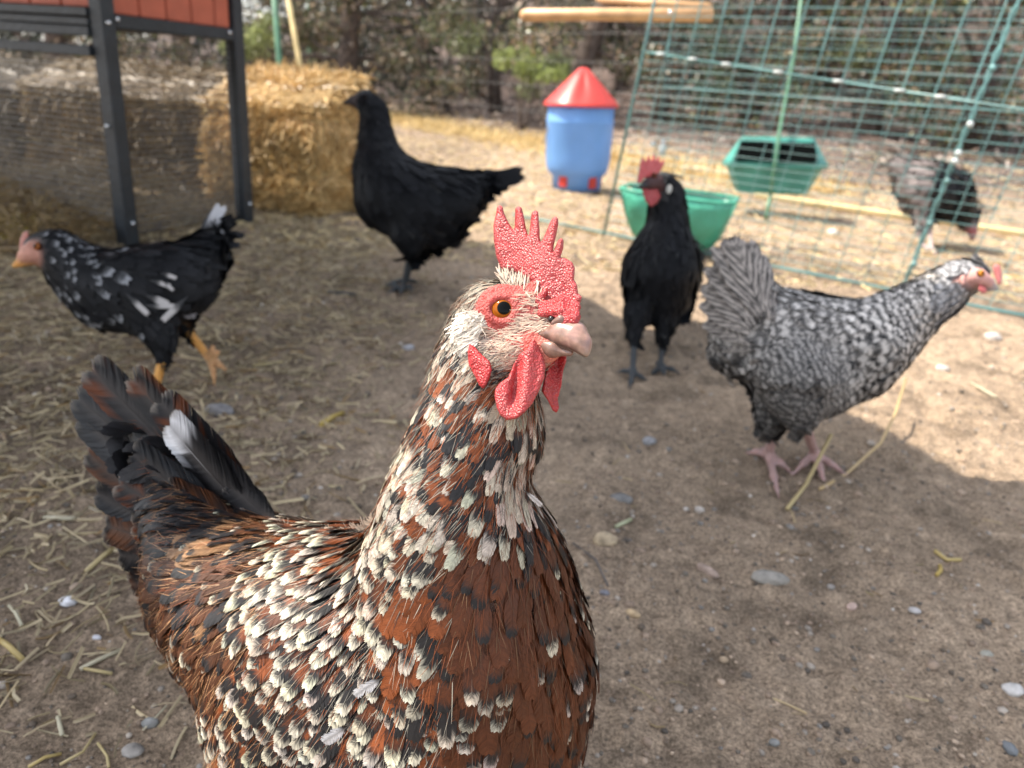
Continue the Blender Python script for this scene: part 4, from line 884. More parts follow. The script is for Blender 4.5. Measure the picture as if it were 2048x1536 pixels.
B.chain([(485, 1300, .53, 112), (425, 1200, .55, 100)], .02, U_, fe)
B.pc((1000, 800, .386, 72), (1015, 865, .389, 64), .012, (.3, .27, .22), nk)
# head
SKN = (.32, .038, .034); SK2 = (.5, .2, .16)
B.pc((945, 655, .391, 42), (935, 730, .394, 62), .012, (.4, .36, .28), (.014, .006, .0036))
B.pc((985, 622, .385, 58), (1040, 635, .377, 56), .012, (.45, .3, .24), hd)
B.pc((1060, 600, .374, 40), (1122, 645, .364, 28), .01, SKN)
B.pc((1040, 690, .373, 46), (1100, 690, .364, 30), .01, (.5, .16, .12), None)
B.pc((962, 672, .380, 44), (985, 715, .379, 42), .008, (.5, .42, .36), hd)
B.pc((1005, 728, .377, 44), (1062, 728, .370, 30), .01, (.45, .2, .16), hd)
ec = P(1005, 619, .3655); en = np.array(-FW)+RT*(-.10)+UP*.05; en /= np.linalg.norm(en)
e1 = np.cross(en, UP); e1 /= np.linalg.norm(e1); e2 = np.cross(e1, en)
ringp = [ec+en*.0008+e1*.0071*cos(a)+e2*.0062*sin(a) for a in np.linspace(0, 2*pi, 19)]
for a, b in zip(ringp[:-1], ringp[1:]): B.cap(a, b, .0019, .0019, .0015, (.36, .045, .04))
ringp = [ec-en*.0012+e1*.0112*cos(a)+e2*.0105*sin(a) for a in np.linspace(0, 2*pi, 19)]
for a, b in zip(ringp[:-1], ringp[1:]): B.cap(a, b, .0017, .0017, .002, (.42, .07, .06))
# cheek fold running back from the beak corner
B.pc((1062, 672, .3635, 9), (1035, 690, .364, 12), .004, (.5, .03, .03)); B.pc((1060, 690, .362, 8), (1030, 712, .363, 8), .004, (.45, .05, .04))
# legs to the ground below the frame
for lx, ly in ((-.01, .40), (-.10, .43)):
    z = float(gz(lx, ly)[0]); B.cap((lx, ly, .12), (lx+.005, ly-.01, .07), .03, .014, .01, U_); B.cap((lx+.005, ly-.01, .07), (lx+.01, ly, z+.01), .0075, .006, .004, (.4, .28, .2))
    for dx, dy in ((.05, -.02), (.045, .02), (.02, -.045), (-.03, .01)): B.cap((lx+.01, ly, z+.01), (lx+.01+dx, ly+dy, z+.004), .0055, .003, .003, (.4, .28, .2))
anch = [(985, 560, -40, 10), (1050, 610, -30, -25), (950, 620, -30, 40), (1000, 700, -45, 10), (1060, 720, -45, 8), (940, 660, -35, 30), (900, 720, -22, 45), (860, 830, -28, 50), (1060, 830, 4, 50), (1000, 900, -30, 45), (900, 960, -40, 32), (1050, 980, 0, 50), (800, 1000, -35, 35), (960, 1080, -25, 45), (1090, 1080, 15, 50), (1000, 1200, 5, 50), (1140, 1250, 15, 50), (1000, 1450, -5, 50), (1120, 1420, 10, 50), (860, 1120, -30, 45), (760, 1080, -45, 28), (700, 1150, -42, 35), (620, 1100, -50, 15), (600, 1200, -42, 30), (700, 1350, -28, 45), (820, 1300, -18, 50), (560, 1400, -30, 42), (850, 1450, -15, 50), (480, 1100, -50, -2), (420, 1100, -50, -12), (430, 1250, -40, 30), (360, 1150, -40, -10), (350, 1250, -40, 30), (450, 1400, -30, 40)]
def mh_mask(x, y, v, nr):
    near = (nr @ FW) < .35
    ey = np.hypot(x-1005, (y-619))
    m = np.where(near & (np.hypot((x-1005)/np.where(x > 1005, 1.5, .62), (y-620)*1.25) < 40), 0, 1.)
    m = np.where(near & (x > 1072+ .0*(y-650)) & (y < 735) & (y > 560), 0, m)
    m = np.where(near & (x > 1040) & (y > 655) & (y < 712), 0, m)
    m = np.where(y > 1800, 0, m); m = np.where(v[:, 2] < .055, 0, m); return m
def mh_paint(px, py, p, n, r):
    N = len(px); base = np.tile(RUST, (N, 1))*r.uniform(.65, 1.25, (N, 1)); vb = np.full(N, .74); vt = np.full(N, .86); band = np.tile(BK, (N, 1)); tip = np.tile(CREAM, (N, 1))*r.uniform(.8, 1.1, (N, 1))
    q = fbm(p*34, 3); q2 = vn(p*55+9, 8); R = r.random(N)
    body = py > 1060
    # breast: brown, sparse black, few tips
    br = (px > 905) & (py > 1040); 
    base[br] = np.where(r.random((br.sum(), 1)) < .3, RUST*.42, RUST*.34)*r.uniform(.85, 1.15, (br.sum(), 1))
    nob = br & (R < .5); vb[nob] = 2; vt[nob] = 2
    blk = br & (R >= .5) & (R < .80); vt[blk] = 2; vb[blk] = r.uniform(.76, .86, blk.sum())
    tp = br & (R >= .80); vb[tp] = .72; vt[tp] = r.uniform(.84, .92, tp.sum())
    # shoulder: orange patch
    sh = (np.hypot((px-860)/70, (py-1165)/50)+.6*(q-.5)+.3*(R-.5) < 1) | (np.hypot((px-840)/60, (py-1290)/60)+.5*(R-.5) < .8); vb[sh & (R < .75)] = 2; vt[sh & (R < .75)] = 2; base[sh] = RUST*.72*r.uniform(.85, 1.15, (sh.sum(), 1))
    # back and wing: spangled
    bk = (px < 905) & (py > 1040) & (px > 520+np.clip(1160-py, 0, 90)*.9-np.clip(py-1260, 0, 150)*.75) & ~sh; vb[bk] = r.uniform(.56, .72, bk.sum()); vt[bk] = r.uniform(.80, .86, bk.sum()); lo = bk & (R < .18); vt[lo] = 2
    up = bk & (py < 1290-(px-520)*.1); vt[up] = r.uniform(.74, .84, up.sum()); vb[up] = r.uniform(.55, .7, up.sum())
    base[bk & (R > .6)] *= .5
    bl = bk & (r.random(N) < .3); base[bl] = BK*1.3
    # rump: tan brown hairy
    rp_ = (px <= 905) & ~bk & ~sh & (py > 960) & (px+py*.9 >= 1300) & ((py > 1040) | (px < 700))
    base[rp_] = np.where(q[rp_][:, None] > .55, TAN*.7, np.where(q2[rp_][:, None] > .5, BRN*.7, BK*1.6))*r.uniform(.6, 1.3, (rp_.sum(), 1)); vb[rp_] = np.where(R[rp_] < .5, .82, 2); vt[rp_] = np.where(R[rp_] < .14, .9, 2)
    rl_ = rp_ & (py > 1230); base[rl_] = BRN*.55*r.uniform(.5, 1.3, (rl_.sum(), 1)); vt[rl_] = np.where(R[rl_] < .25, .88, 2)
    tb_ = ((px < 500) & (py < 1075)) | (px+py*.9 < 1300); base[tb_] = BK*1.5; vb[tb_] = 2; vt[tb_] = 2
    # neck
    nkm = (py <= 1060) & (py > 640) & (px > 735); cl = q[nkm]*.75+q2[nkm]*.25; Rn = r.random(nkm.sum()); xx = px[nkm]; yy = py[nkm]
    cream = (cl > .575) | (Rn < .2); cb = np.where((Rn < .45)[:, None], RUST*1.25, np.where((Rn < .75)[:, None], BK*1.5, RUST*.7)); base[nkm] = cb*r.uniform(.75, 1.2, (nkm.sum(), 1))
    vb[nkm] = np.where(cream, .42, np.where(Rn < .6, .7, 2)); vt[nkm] = np.where(cream, .6, 2)
    thr = (py < 975+30*R) & (px > 1000) & (py > 770); vt[thr] = .3; vb[thr] = .28; tip[thr] = np.array([.55, .46, .37])*r.uniform(.75, 1.2, (thr.sum(), 1))
    th2 = thr & (R < .42); vt[th2] = 2; vb[th2] = .6; base[th2] = RUST*.6
    # head
    hm = (py <= 745) & (px > 880); base[hm] = np.array([.6, .5, .4])*r.uniform(.7, 1.2, (hm.sum(), 1)); vb[hm] = 2; vt[hm] = 2
    nap = hm & (px < 945) & (py > 580); R2 = r.random(N); dkh = nap & (R2 < .45); base[dkh] = BK*2
    rh = nap & (R2 >= .45) & (R2 < .7) & (py > 690); base[rh] = RUST
    strk = hm & (px > 950) & (py < 610) & (R2 < .35); vb[strk] = .45; vt[strk] = .8
    pk = hm & (px > 1000) & (py > 640); base[pk] = np.array([.55, .33, .26])*r.uniform(.8, 1.2, (pk.sum(), 1))
    chk = hm & (py > 700) & (R2 < .25); vb[chk] = .5; vt[chk] = .85
    white = np.hypot((px-938)/32, (py-655)/40) < 1; base[white] = np.array([.74, .68, .6]); vb[white] = 2; vt[white] = 2
    isb = br.copy(); off = r.uniform(-.5, .5, N); shp = r.uniform(.02, .16, N); hue = r.uniform(.85, 1.15, (N, 3))**.4
    def cf(i, u, v):
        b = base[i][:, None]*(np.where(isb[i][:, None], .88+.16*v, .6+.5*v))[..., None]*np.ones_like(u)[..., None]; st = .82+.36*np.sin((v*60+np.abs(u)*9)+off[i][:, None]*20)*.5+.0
        b = b*st[..., None]; kb = np.clip((v-vb[i][:, None]+shp[i][:, None]*u*u*.8)/.02, 0, 1); kt = np.clip((v-vt[i][:, None]+shp[i][:, None]*(u*u-.3))/.025, 0, 1)
        c = rgbmix(b, band[i][:, None]*np.ones_like(b), kb); c = rgbmix(c, tip[i][:, None]*hue[i][:, None]*np.ones_like(b)*(.86+.26*np.sin(v*95+np.abs(u)*16+off[i][:, None]*9))[..., None], kt); return c
    return cf
def mh_fuzz(px, py, r, k):
    n = len(px); R = r.random(n)[:, None]; c = np.where(R < .6, RUST*.75, np.where(R < .85, BRN, TAN*.6))
    brs = ((px > 905) & (py > 1060))[:, None]; c = np.where(brs, np.where(R < .8, RUST*.45, TAN*.4), c)
    bk_ = ((px < 905) & (px > 560) & (py > 1050))[:, None]; c = np.where(bk_, np.where(R < .35, RUST*.9, np.where(R < .72, BK*2, CREAM*.55)), c)
    nk_ = ((py < 1060) & (px > 700))[:, None]; c = np.where(nk_, np.where(R < .4, RUST, np.where(R < .7, BK*2, CREAM*.55)), c)
    hd_ = ((py < 745))[:, None]; c = np.where(hd_, np.where(R < .45, CREAM*.7, np.where(R < .75, BK*3, RUST*.6)), c)
    rm = ((px < 560) & (py > 960))[:, None]; c = np.where(rm, np.where(R < .5, TAN*1.1, np.where(R < .8, BRN, RUST*.8)), c)
    return c*r.uniform(.6, 1.2, (n, 1))
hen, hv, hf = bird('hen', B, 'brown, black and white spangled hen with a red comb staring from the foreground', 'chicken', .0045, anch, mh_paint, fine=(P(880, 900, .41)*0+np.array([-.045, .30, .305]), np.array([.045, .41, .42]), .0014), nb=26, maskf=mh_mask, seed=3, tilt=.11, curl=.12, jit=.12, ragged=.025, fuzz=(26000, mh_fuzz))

RED = np.array([.36, .018, .022])
def redcol(sc=1., pale=.25):
    def f(v): k = fbm(v/7, 12)[:, None]; k2 = vn(v/2.2, 5)[:, None]; return (RED*(.75+.5*k)*(1-pale*k2)+np.array([.62, .2, .2])*pale*k2*.75)*sc
    return f
Z = lambda pts: [(850+x*.3125, 380+y*.3125) for x, y in pts]
comb = Z([(440,320),(438,230),(456,150),(460,108),(478,95),(497,108),(505,150),(535,205),(563,252),(573,240),(573,190),(577,120),(595,102),(617,112),(635,180),(645,240),(660,292),(668,280),(676,200),(685,145),(705,128),(725,140),(730,220),(735,300),(742,334),(760,300),(790,230),(815,180),(832,167),(852,180),(855,220),(840,290),(825,350),(820,392),(840,350),(855,318),(872,308),(886,322),(885,370),(868,430),(900,435),(945,465),(960,500),(955,570),(975,610),(978,660),(1003,685),(988,740),(968,765),(975,800),(930,815),(880,835),(850,820),(800,790),(750,760),(730,700),(700,640),(640,570),(560,520),(490,510),(455,420)])
dcomb = lambda x, y: .3815-(x-990)*.000125
slab('comb', comb, dcomb, .0062, M['comb'], hen, redcol(1., .5), warp=lambda x, y: .0016*np.sin((x-990)/19.)*np.clip((y-430)/100, 0, 1)-.005*smst(600, 650, y)*np.sin((y-600)/9.)*.22, vox=2.0, bumpy=.7, seed=4, rnd=9)
# ridges of the comb base over the nostril
W1 = Z([(700,955),(722,985),(760,1070),(772,1130),(765,1200),(730,1290),(690,1360),(645,1420),(585,1465),(520,1476),(482,1442),(455,1385),(443,1320),(450,1270),(480,1232),(535,1200),(565,1120),(605,1050),(660,1010),(685,960)])
dW = lambda x, y: .3600-(y-680)*.000035+0*x
def foldw(x, y):
    xr = 1036+(y-760)*.02*-1-(y-700)*.10; return .0045*np.exp(-((x-xr-2)/9.)**2)*smst(700, 730, y)*(1-smst(790, 830, y))*1.0 - .0022*np.exp(-((x-xr-22)/16.)**2)
slab('wattle', W1, dW, .0046, M['comb'], hen, redcol(1., .35), warp=foldw, vox=2.2, bumpy=.7, seed=9, rnd=7)
W2 = Z([(880,1030),(905,1060),(903,1100),(885,1160),(875,1250),(850,1335),(857,1395),(842,1425),(818,1410),(785,1345),(745,1285),(765,1200),(790,1120),(830,1050)])
slab('wattle', W2, lambda x, y: .3675+0*x, .004, M['comb'], hen, redcol(.95, .1), warp=lambda x, y: .003*np.sin((x-1100)/8.), vox=2.4, bumpy=.6, seed=10, rnd=7)
LB = Z([(283,985),(315,1000),(370,1060),(415,1100),(430,1150),(415,1200),(395,1245),(372,1275),(348,1250),(318,1190),(280,1120),(272,1040)])
slab('earlobe', LB, lambda x, y: .3595+(1000-x)*.0001, .0045, M['comb'], hen, redcol(1.05, .1), vox=2.4, bumpy=.5, seed=11, rnd=8)
# comb folds over the nostril as fleshy rolls
Bf = Body(); 
for a, b in (((1085, 612, .3615, 9), (1125, 602, .357, 9)), ((1125, 602, .357, 9), (1155, 612, .3545, 8)), ((1082, 628, .360, 8), (1118, 622, .355, 9)), ((1118, 622, .355, 9), (1152, 628, .3525, 7)), ((1120, 640, .3545, 7), (1150, 636, .352, 9)), ((1130, 648, .3535, 6), (1148, 645, .352, 6)), ((1075, 600, .3625, 7), (1090, 585, .3625, 7))): Bf.pc(a, b, .003, RED)
v, f = Bf.mesh(.0007); fastmesh('comb_fold', v+(vn(v*900, 4)[:, None]-.5)*.0006, f, M['comb'], hen, redcol(1, .15)(v*4000))
# beak
BU = np.array([.42, .3, .25]); Bb = Body()
for a, b in (((1098, 668, .3630, 13), (1125, 668, .3585, 23)), ((1125, 668, .3585, 26), (1150, 674, .354, 25)), ((1150, 674, .354, 25), (1164, 688, .351, 16)), ((1164, 688, .351, 16), (1171, 706, .3495, 8)), ((1066, 668, .3625, 4), (1092, 668, .3585, 8)), ((1130, 660, .3575, 22), (1150, 662, .3545, 14))): Bb.pc(a, b, .004, BU)
v, f = Bb.mesh(.0007)
px_, py_, _ = proj(v); cc = np.array([.23, .14, .11])*np.ones((len(v), 1)); cc = cc+(np.array([.22, .12, .12]))*(.5+.5*np.sin(px_/7+py_/13))[:, None]*.35; cc = cc*(1-.45*smst(683, 676, py_)*0)[:, None]; dk = smst(690, 712, py_)[:, None]; cc = cc*(1-dk)+np.array([.34, .24, .19])*dk; bs_ = smst(1118, 1085, px_)[:, None]; cc = cc*(1-bs_)+np.array([.16, .085, .065])*bs_; cc *= (.75+.5*fbm(v*np.array([300, 300, 900.]), 3))[:, None]; ml_ = np.interp(px_, [1062, 1100, 1130, 1155, 1172], [668, 683, 694, 704, 716]); cc *= (1-.7*np.exp(-((py_-ml_)/3.5)**2))[:, None]
fastmesh('upper_beak', v, f, M['beak'], hen, cc)
Bb = Body()
for a, b in (((1078, 690, .3635, 9), (1105, 700, .359, 12)), ((1105, 700, .359, 12), (1140, 706, .3545, 7)), ((1070, 684, .362, 5), (1105, 692, .357, 6))): Bb.pc(a, b, .004, BU)
v, f = Bb.mesh(.0007); fastmesh('lower_beak', v, f, M['beak'], hen, np.tile([.20, .115, .09], (len(v), 1)))
nf_ = Body(); nf_.pc((1108, 645, .3555, 6), (1122, 638, .3535, 6), .003, RED); nf_.pc((1122, 638, .3535, 6), (1126, 648, .3535, 4), .003, RED); v, f = nf_.mesh(.0005); fastmesh('nostril_flap', v, f, M['beak'], hen, np.tile([.2, .12, .1], (len(v), 1)))
MB().ball(P(1103, 638, .3562), .0017, n=6, c=(.01, .008, .008)).build('nostril', M['beak'], hen, smooth=True)
eye(hen, ec-en*.0034, .0070, (.28, .08, .007), -FW+RT*.06+UP*.10, .47)
# bristly tuft at the comb base
r = np.random.default_rng(4); n_ = 300; tx = r.uniform(0, 1, n_); bx = 1008+tx*72+r.normal(0, 4, n_); by = 562+tx*52+r.normal(0, 7, n_)
pts = np.stack([P(a, b, .3705-.00011*(a-1000)+r.normal(0, .0008)) for a, b in zip(bx, by)]); dr = (np.stack([(-.45+.3*tx+r.normal(0, .22, n_)), (-1+.15*r.normal(0, 1, n_))], 1)); t = dr[:, :1]*RT-dr[:, 1:]*UP
def tuftc(i, u, v): return (np.array([.44, .35, .28])*r.uniform(.6, 1.15, (len(i), 1)))[:, None]*np.ones_like(u*v)[..., None]
fv, ff_, fc = feathers(pts, np.tile(-FW*.6+np.array(SV)*.8, (n_, 1)), t, r.uniform(.005, .011, n_), r.uniform(.0005, .0010, n_), tuftc, 5, tilt=r.uniform(-.1, .5, n_), curl=0., seed=6, pointed=.5); fastmesh('crest_bristles', fv, ff_, M['plume'], hen, fc)['kind'] = 'stuff'
# fine bristles on cheeks and lores
n_ = 1500; bx = r.uniform(950, 1105, n_); by = 585+r.random(n_)*145+(1100-bx)*.08; k = (np.hypot(bx-1005, by-619) > 43) & ~((bx > 1050) & (by > 660)) & ((by > 640) | ((bx > 1020) & (r.random(n_) < .5))); bx, by = bx[k], by[k]
bvh = BVHTree.FromPolygons(hv.tolist(), hf.tolist())
def onto(px, py): 
    o = []; nn = []; ok = []
    for a, b in zip(px, py):
        dvec = FW+(a-1024)/FPX*RT-(b-768)/FPX*UP; h = bvh.ray_cast(Vector(CAM), Vector(dvec).normalized())
        if h[0] is None: ok.append(False); o.append((0, 0, 0)); nn.append((0, 0, 1))
        else: ok.append(True); o.append(h[0][:]); nn.append(h[1][:])
    return np.array(o), np.array(nn), np.array(ok)
pts, nn, ok = onto(bx, by); pts, nn = pts[ok], nn[ok]; nn = np.where((nn@FW)[:, None] > 0, -nn, nn); m_ = len(pts)
fv, ff_, fc = feathers(pts, nn, np.tile(-RT*1.0-UP*.05, (m_, 1))+r.normal(0, .28, (m_, 3)), r.uniform(.0025, .0065, m_), r.uniform(.0003, .0007, m_), lambda i, u, v: (np.array([.62, .47, .37])*r.uniform(.6, 1.15, (len(i), 1)))[:, None]*np.ones_like(u*v)[..., None], 4, tilt=.28, curl=.05, seed=8, pointed=.5)
fastmesh('face_bristles', fv, ff_, M['plume'], hen, fc)['kind'] = 'stuff'

# white ear tuft
n_ = 520; an_ = r.uniform(0, 6.28, n_); rr_q = np.sqrt(r.random(n_)); bx = 950+26*rr_q*np.cos(an_); by = 652+32*rr_q*np.sin(an_)
pts, nn, ok = onto(bx, by); pts, nn = pts[ok], nn[ok]; nn = np.where((nn@FW)[:, None] > 0, -nn, nn); m_ = len(pts)
fv, ff_, fc = feathers(pts, nn, np.tile(-RT*.9-UP*.45, (m_, 1))+r.normal(0, .3, (m_, 3)), r.uniform(.006, .010, m_), r.uniform(.0006, .0011, m_), lambda i, u, v: (np.array([.72, .66, .58])*r.uniform(.75, 1.1, (len(i), 1)))[:, None]*np.ones_like(u*v)[..., None], 6, tilt=r.uniform(.1, .6, m_), curl=.15, seed=9, pointed=.4)
fastmesh('ear_tuft', fv, ff_, M['plume'], hen, fc)['kind'] = 'stuff'
# tail and wing feathers, each its own part
def tailcol(mode, seed=0):
    rr2 = np.random.default_rng(seed); a1 = rr2.uniform(0, 9)
    def cf(i, u, v):
        u = np.broadcast_to(u, np.broadcast(u, v).shape); v = np.broadcast_to(v, u.shape); q = fbm(np.stack([u*1.6+a1, v*9, v*0+a1], -1), seed); st = (.8+.4*vn(np.stack([v*70, u*0, u*0+seed], -1), 2))
        c = np.tile(BK*.8, u.shape+(1,))
        if mode in ('brown', 'edge'): k = smst(.5, .6, q)*(smst(.1, .5, np.abs(u)) if mode == 'edge' else 1); c = rgbmix(c, np.ones_like(c)*RUST*.3, k)
        if mode == 'dbrown': k = smst(.35, .6, q); c = rgbmix(c, np.ones_like(c)*BRN*.6, k)
        if mode == 'slate': c = rgbmix(c, np.ones_like(c)*np.array([.018, .02, .024]), smst(.3, .6, q))
        if mode == 'whitetip': c = rgbmix(c, np.ones_like(c)*WHT*.85, smst(.76, .83, v+.10*(q-.5)-u*.03)*(1-.75*smst(.45, .75, q)*smst(.85, .7, v)))
        if mode == 'white': c = rgbmix(c, np.ones_like(c)*WHT, smst(.25, .35, v+.15*(q-.5)))
        tp_ = smst(.985, 1.01, v+.03*(q-.5)); c = rgbmix(c, np.ones_like(c)*np.array([.16, .14, .12]), tp_ if mode != 'slate' else tp_*.6)
        c = c*st[..., None]; ra = (np.abs(u) < .045); c[ra] = c[ra]*.5+np.array([.03, .026, .024]); return c
    return cf
TF = [((520, 1075, .53), (178, 733, .625), 105, 'brown'), ((500, 1070, .532), (150, 792, .625), 109, 'slate'), ((545, 1062, .522), (262, 752, .60), 96, 'brown'), ((450, 1080, .535), (160, 830, .62), 98, 'slate'), ((430, 1090, .54), (172, 905, .62), 92, 'dbrown'),
      ((420, 1100, .54), (190, 985, .61), 89, 'slate'), ((420, 1110, .54), (208, 1050, .60), 89, 'dbrown'), ((430, 1130, .54), (235, 1110, .59), 82, 'black'), ((430, 1150, .54), (258, 1170, .58), 80, 'dbrown'),
      ((555, 1062, .515), (318, 800, .575), 96, 'edge'), ((535, 1070, .512), (335, 845, .56), 101, 'whitetip'), ((500, 1080, .512), (262, 905, .565), 94, 'slate'), ((470, 1090, .512), (235, 965, .56), 92, 'brown'), ((560, 1062, .508), (400, 900, .545), 85, 'black'), ((520, 1075, .507), (330, 985, .545), 96, 'dbrown'), ((565, 1060, .503), (455, 965, .53), 71, 'black'), ((470, 1100, .507), (262, 1050, .55), 85, 'brown')]
for i, (a, b, w, md) in enumerate(TF):
    one_feather('tail_feather', a, b, w, hen, tailcol(md, i), nn=-FW+RT*(.25*math.sin(i*1.7))+UP*.15*math.cos(i*2.1)-RT*.15, material=M['blackplume'], nb=80, seed=i, curl=.04, ragged=.015)
WF = [((640, 1400, .43), (425, 1540, .46), 86, 'white'), ((700, 1420, .425), (470, 1600, .45), 80, 'dbrown'), ((600, 1330, .445), (400, 1440, .48), 60, 'whitetip'), ((780, 1500, .40), (560, 1640, .43), 80, 'brown')]
for i, (a, b, w, md) in enumerate(WF): one_feather('wing_feather', a, b, w, hen, tailcol(md, 40+i), nn=-FW-RT*.2+UP*.2, nb=60, seed=50+i, curl=.05)
# downy edging along the back and tail edge (stray barbs)
n_ = 380; s_ = r.random(n_); ex_ = 560+s_*200; ey_ = np.interp(ex_, [380, 420, 470, 520, 560, 620, 680, 740, 760], [880, 945, 1005, 1042, 1062, 1078, 1075, 1062, 1045]); dd_ = np.interp(ex_, [380, 560, 760], [.545, .50, .44])
pts = np.stack([P(a, b+r.uniform(0, 14), c_) for a, b, c_ in zip(ex_, ey_, dd_)]); t = (r.normal(-.5, .5, n_)[:, None]*RT+r.uniform(.3, 1, n_)[:, None]*UP-FW*.1)
fv, ff_, fc = feathers(pts, np.tile(-FW, (n_, 1)), t, r.uniform(.004, .010, n_), r.uniform(.001, .002, n_), lambda i, u, v: (np.array([.55, .43, .33])*r.uniform(.6, 1.15, (len(i), 1)))[:, None]*np.ones_like(u*v)[..., None], 4, tilt=.2, seed=18, pointed=.5, ragged=.3)
fastmesh('stray_down', fv, ff_, M['plume'], hen, fc)['kind'] = 'stuff'
# loose white plume tufts on the flank
for i, (bx_, by_, tx_, ty_, w_) in enumerate([(770, 1352, 708, 1392, 30), (700, 1450, 645, 1485, 34), (1046, 978, 1084, 1012, 16)]):
    one_feather('loose_feather', (bx_, by_, .372), (tx_, ty_, .384), w_, hen, tailcol('white', 60+i), nn=-FW, nb=46, seed=70+i, curl=.1, ragged=.16)

Body._s = .9
# ================================================================== black hen in profile
def blackbits(px, py, p, n, r):
    k = r.uniform(.7, 1.5, len(px)); c = np.array([.007, .0075, .009])*k[:, None]
    def cf(i, u, v): return c[i][:, None]*(.7+.6*v)[..., None]*np.ones_like(u)[..., None]
    return cf
BL = (.007, .0075, .009); D = 1.76
fb = (.055, .028, .017); fs = (.03, .014, .010)
B = Body(); B.chain([(733, 202, D, 24), (748, 226, D, 27), (752, 275, D, 35), (762, 335, D, 56), (785, 388, D, 76)], .02, BL, fs)
B.chain([(785, 388, D, 76), (845, 408, D, 76), (900, 400, D, 58), (955, 372, D, 28)], .04, BL, fb)
B.chain([(820, 440, D-.02, 55), (818, 470, D-.03, 34), (822, 500, D-.03, 15)], .025, BL, fs); B.chain([(880, 455, D, 42), (850, 465, D+.04, 34), (832, 498, D+.04, 14)], .025, BL, fb)
B.pc((718, 203, D, 15), (708, 202, D, 11), .01, (.03, .015, .016)); B.pc((708, 201, D, 9), (686, 206, D, 3), .004, (.012, .012, .014))
LG = (.035, .04, .045)
a = ankle(806, 584, .014); B.cap(P(822, 500, D-.03), a, .0085, .0065, .005, LG); foot(B, a, [(765, 572), (770, 594), (800, 600), (830, 578)], .0065, LG)
a = ankle(812, 574, .014); B.cap(P(832, 498, D+.04), a, .008, .0065, .005, LG); foot(B, a, [(775, 562), (840, 566)], .0065, LG)
bh, _, _ = bird('hen', B, 'all black hen standing in profile beside the straw bale', 'chicken', .0045, [(735, 200, 10, 20), (760, 300, 10, 45), (780, 400, 25, 40), (860, 420, 50, 15), (950, 380, 50, -10), (820, 500, 5, 50), (890, 470, 35, 30)], blackbits, nb=7, plume=M['blackplume'], seed=11, tilt=.09, ragged=.04)
for i, (a_, b_, w_) in enumerate([((930, 375), (1042, 346), 30), ((925, 380), (1035, 352), 30), ((915, 385), (1010, 366), 32), ((910, 395), (985, 388), 34), ((900, 405), (968, 408), 34), ((890, 420), (958, 432), 34), ((900, 370), (985, 346), 30), ((890, 440), (935, 462), 34)]):
    one_feather('tail_feather', (a_[0]-12, a_[1], D-.03), (b_[0]+2, b_[1], D+.01), w_*1.35, bh, lambda i, u, v: np.ones((len(i),)+np.broadcast(u, v).shape[1:]+(3,))*np.array(BL)*1.2, nb=16, material=M['blackplume'], seed=i, nn=-FW+UP*.1*i)
eye(bh, P(733, 198, D-.024), .0055, (.05, .02, .01), -FW)

# ================================================================== black hen facing the camera, red comb
D = 1.39
B = Body(); B.chain([(1328, 368, D, 27), (1334, 398, D, 32), (1336, 440, D+.01, 38), (1330, 490, D, 50), (1324, 540, D, 66), (1322, 580, D+.01, 54)], .02, BL, fs)
B.chain([(1322, 530, D+.02, 70), (1330, 530, D+.16, 70), (1332, 500, D+.26, 40)], .03, BL, fb); B.pc((1280, 530, D, 32), (1276, 580, D+.03, 24), .02, BL, fb); B.pc((1366, 530, D+.02, 32), (1366, 590, D+.04, 24), .02, BL, fb)
B.chain([(1283, 600, D+.01, 34), (1272, 630, D, 22), (1269, 668, D-.01, 11)], .02, BL, fs); B.chain([(1345, 600, D+.02, 36), (1332, 635, D+.02, 24), (1325, 670, D+.01, 11)], .02, BL, fs)
B.pc((1308, 365, D-.03, 20), (1296, 368, D-.045, 13), .01, (.05, .014, .014)); B.pc((1294, 368, D-.045, 9), (1275, 376, D-.07, 3), .004, (.014, .014, .016))
a = ankle(1264, 757, .012); B.cap(P(1269, 668, D-.01), a, .0066, .0055, .005, LG); foot(B, a, [(1230, 748), (1258, 775), (1296, 762), (1272, 742)], .0055, LG)
a = ankle(1320, 742, .012); B.cap(P(1325, 670, D+.01), a, .0066, .0055, .005, LG); foot(B, a, [(1300, 745), (1330, 756), (1362, 750), (1310, 732)], .0055, LG)
fh, _, _ = bird('hen', B, 'slim black hen facing the camera with red comb and white earlobe', 'chicken', .0042, [(1330, 360, 10, 20), (1335, 420, 0, 40), (1325, 520, 0, 50), (1270, 560, -10, 50), (1380, 560, 10, 50), (1320, 600, 0, 50), (1270, 650, 0, 50)], blackbits, nb=7, plume=M['blackplume'], maskf=lambda x, y, v, nr: np.where((x < 1322) & (y > 345) & (y < 392) & (nr@FW < .5), 0, 1.), seed=12, tilt=.09, ragged=.04)
cmb = [(1276, 352), (1279, 336), (1281, 322), (1287, 312), (1291, 324), (1297, 309), (1302, 322), (1308, 307), (1311, 322), (1319, 310), (1320, 326), (1330, 316), (1328, 330), (1320, 345), (1305, 352), (1288, 356), (1280, 368), (1274, 366)]
slab('comb', cmb, lambda x, y: D-.062+(x-1275)*.0006, .008, M['comb'], fh, redcol(1.15, .6), vox=1.6, bumpy=.4, rnd=3)
slab('wattle', [(1282, 374), (1292, 370), (1315, 378), (1322, 392), (1314, 406), (1302, 414), (1290, 402)], lambda x, y: D-.05+(x-1282)*.0004, .008, M['comb'], fh, redcol(.85, .3), vox=1.6, bumpy=.4, rnd=4)
slab('earlobe', [(1332, 374), (1338, 368), (1344, 372), (1344, 382), (1338, 389), (1332, 385)], lambda x, y: D-.032+0*x, .006, M['skin'], fh, (.42, .42, .38), vox=1.6, rnd=4)
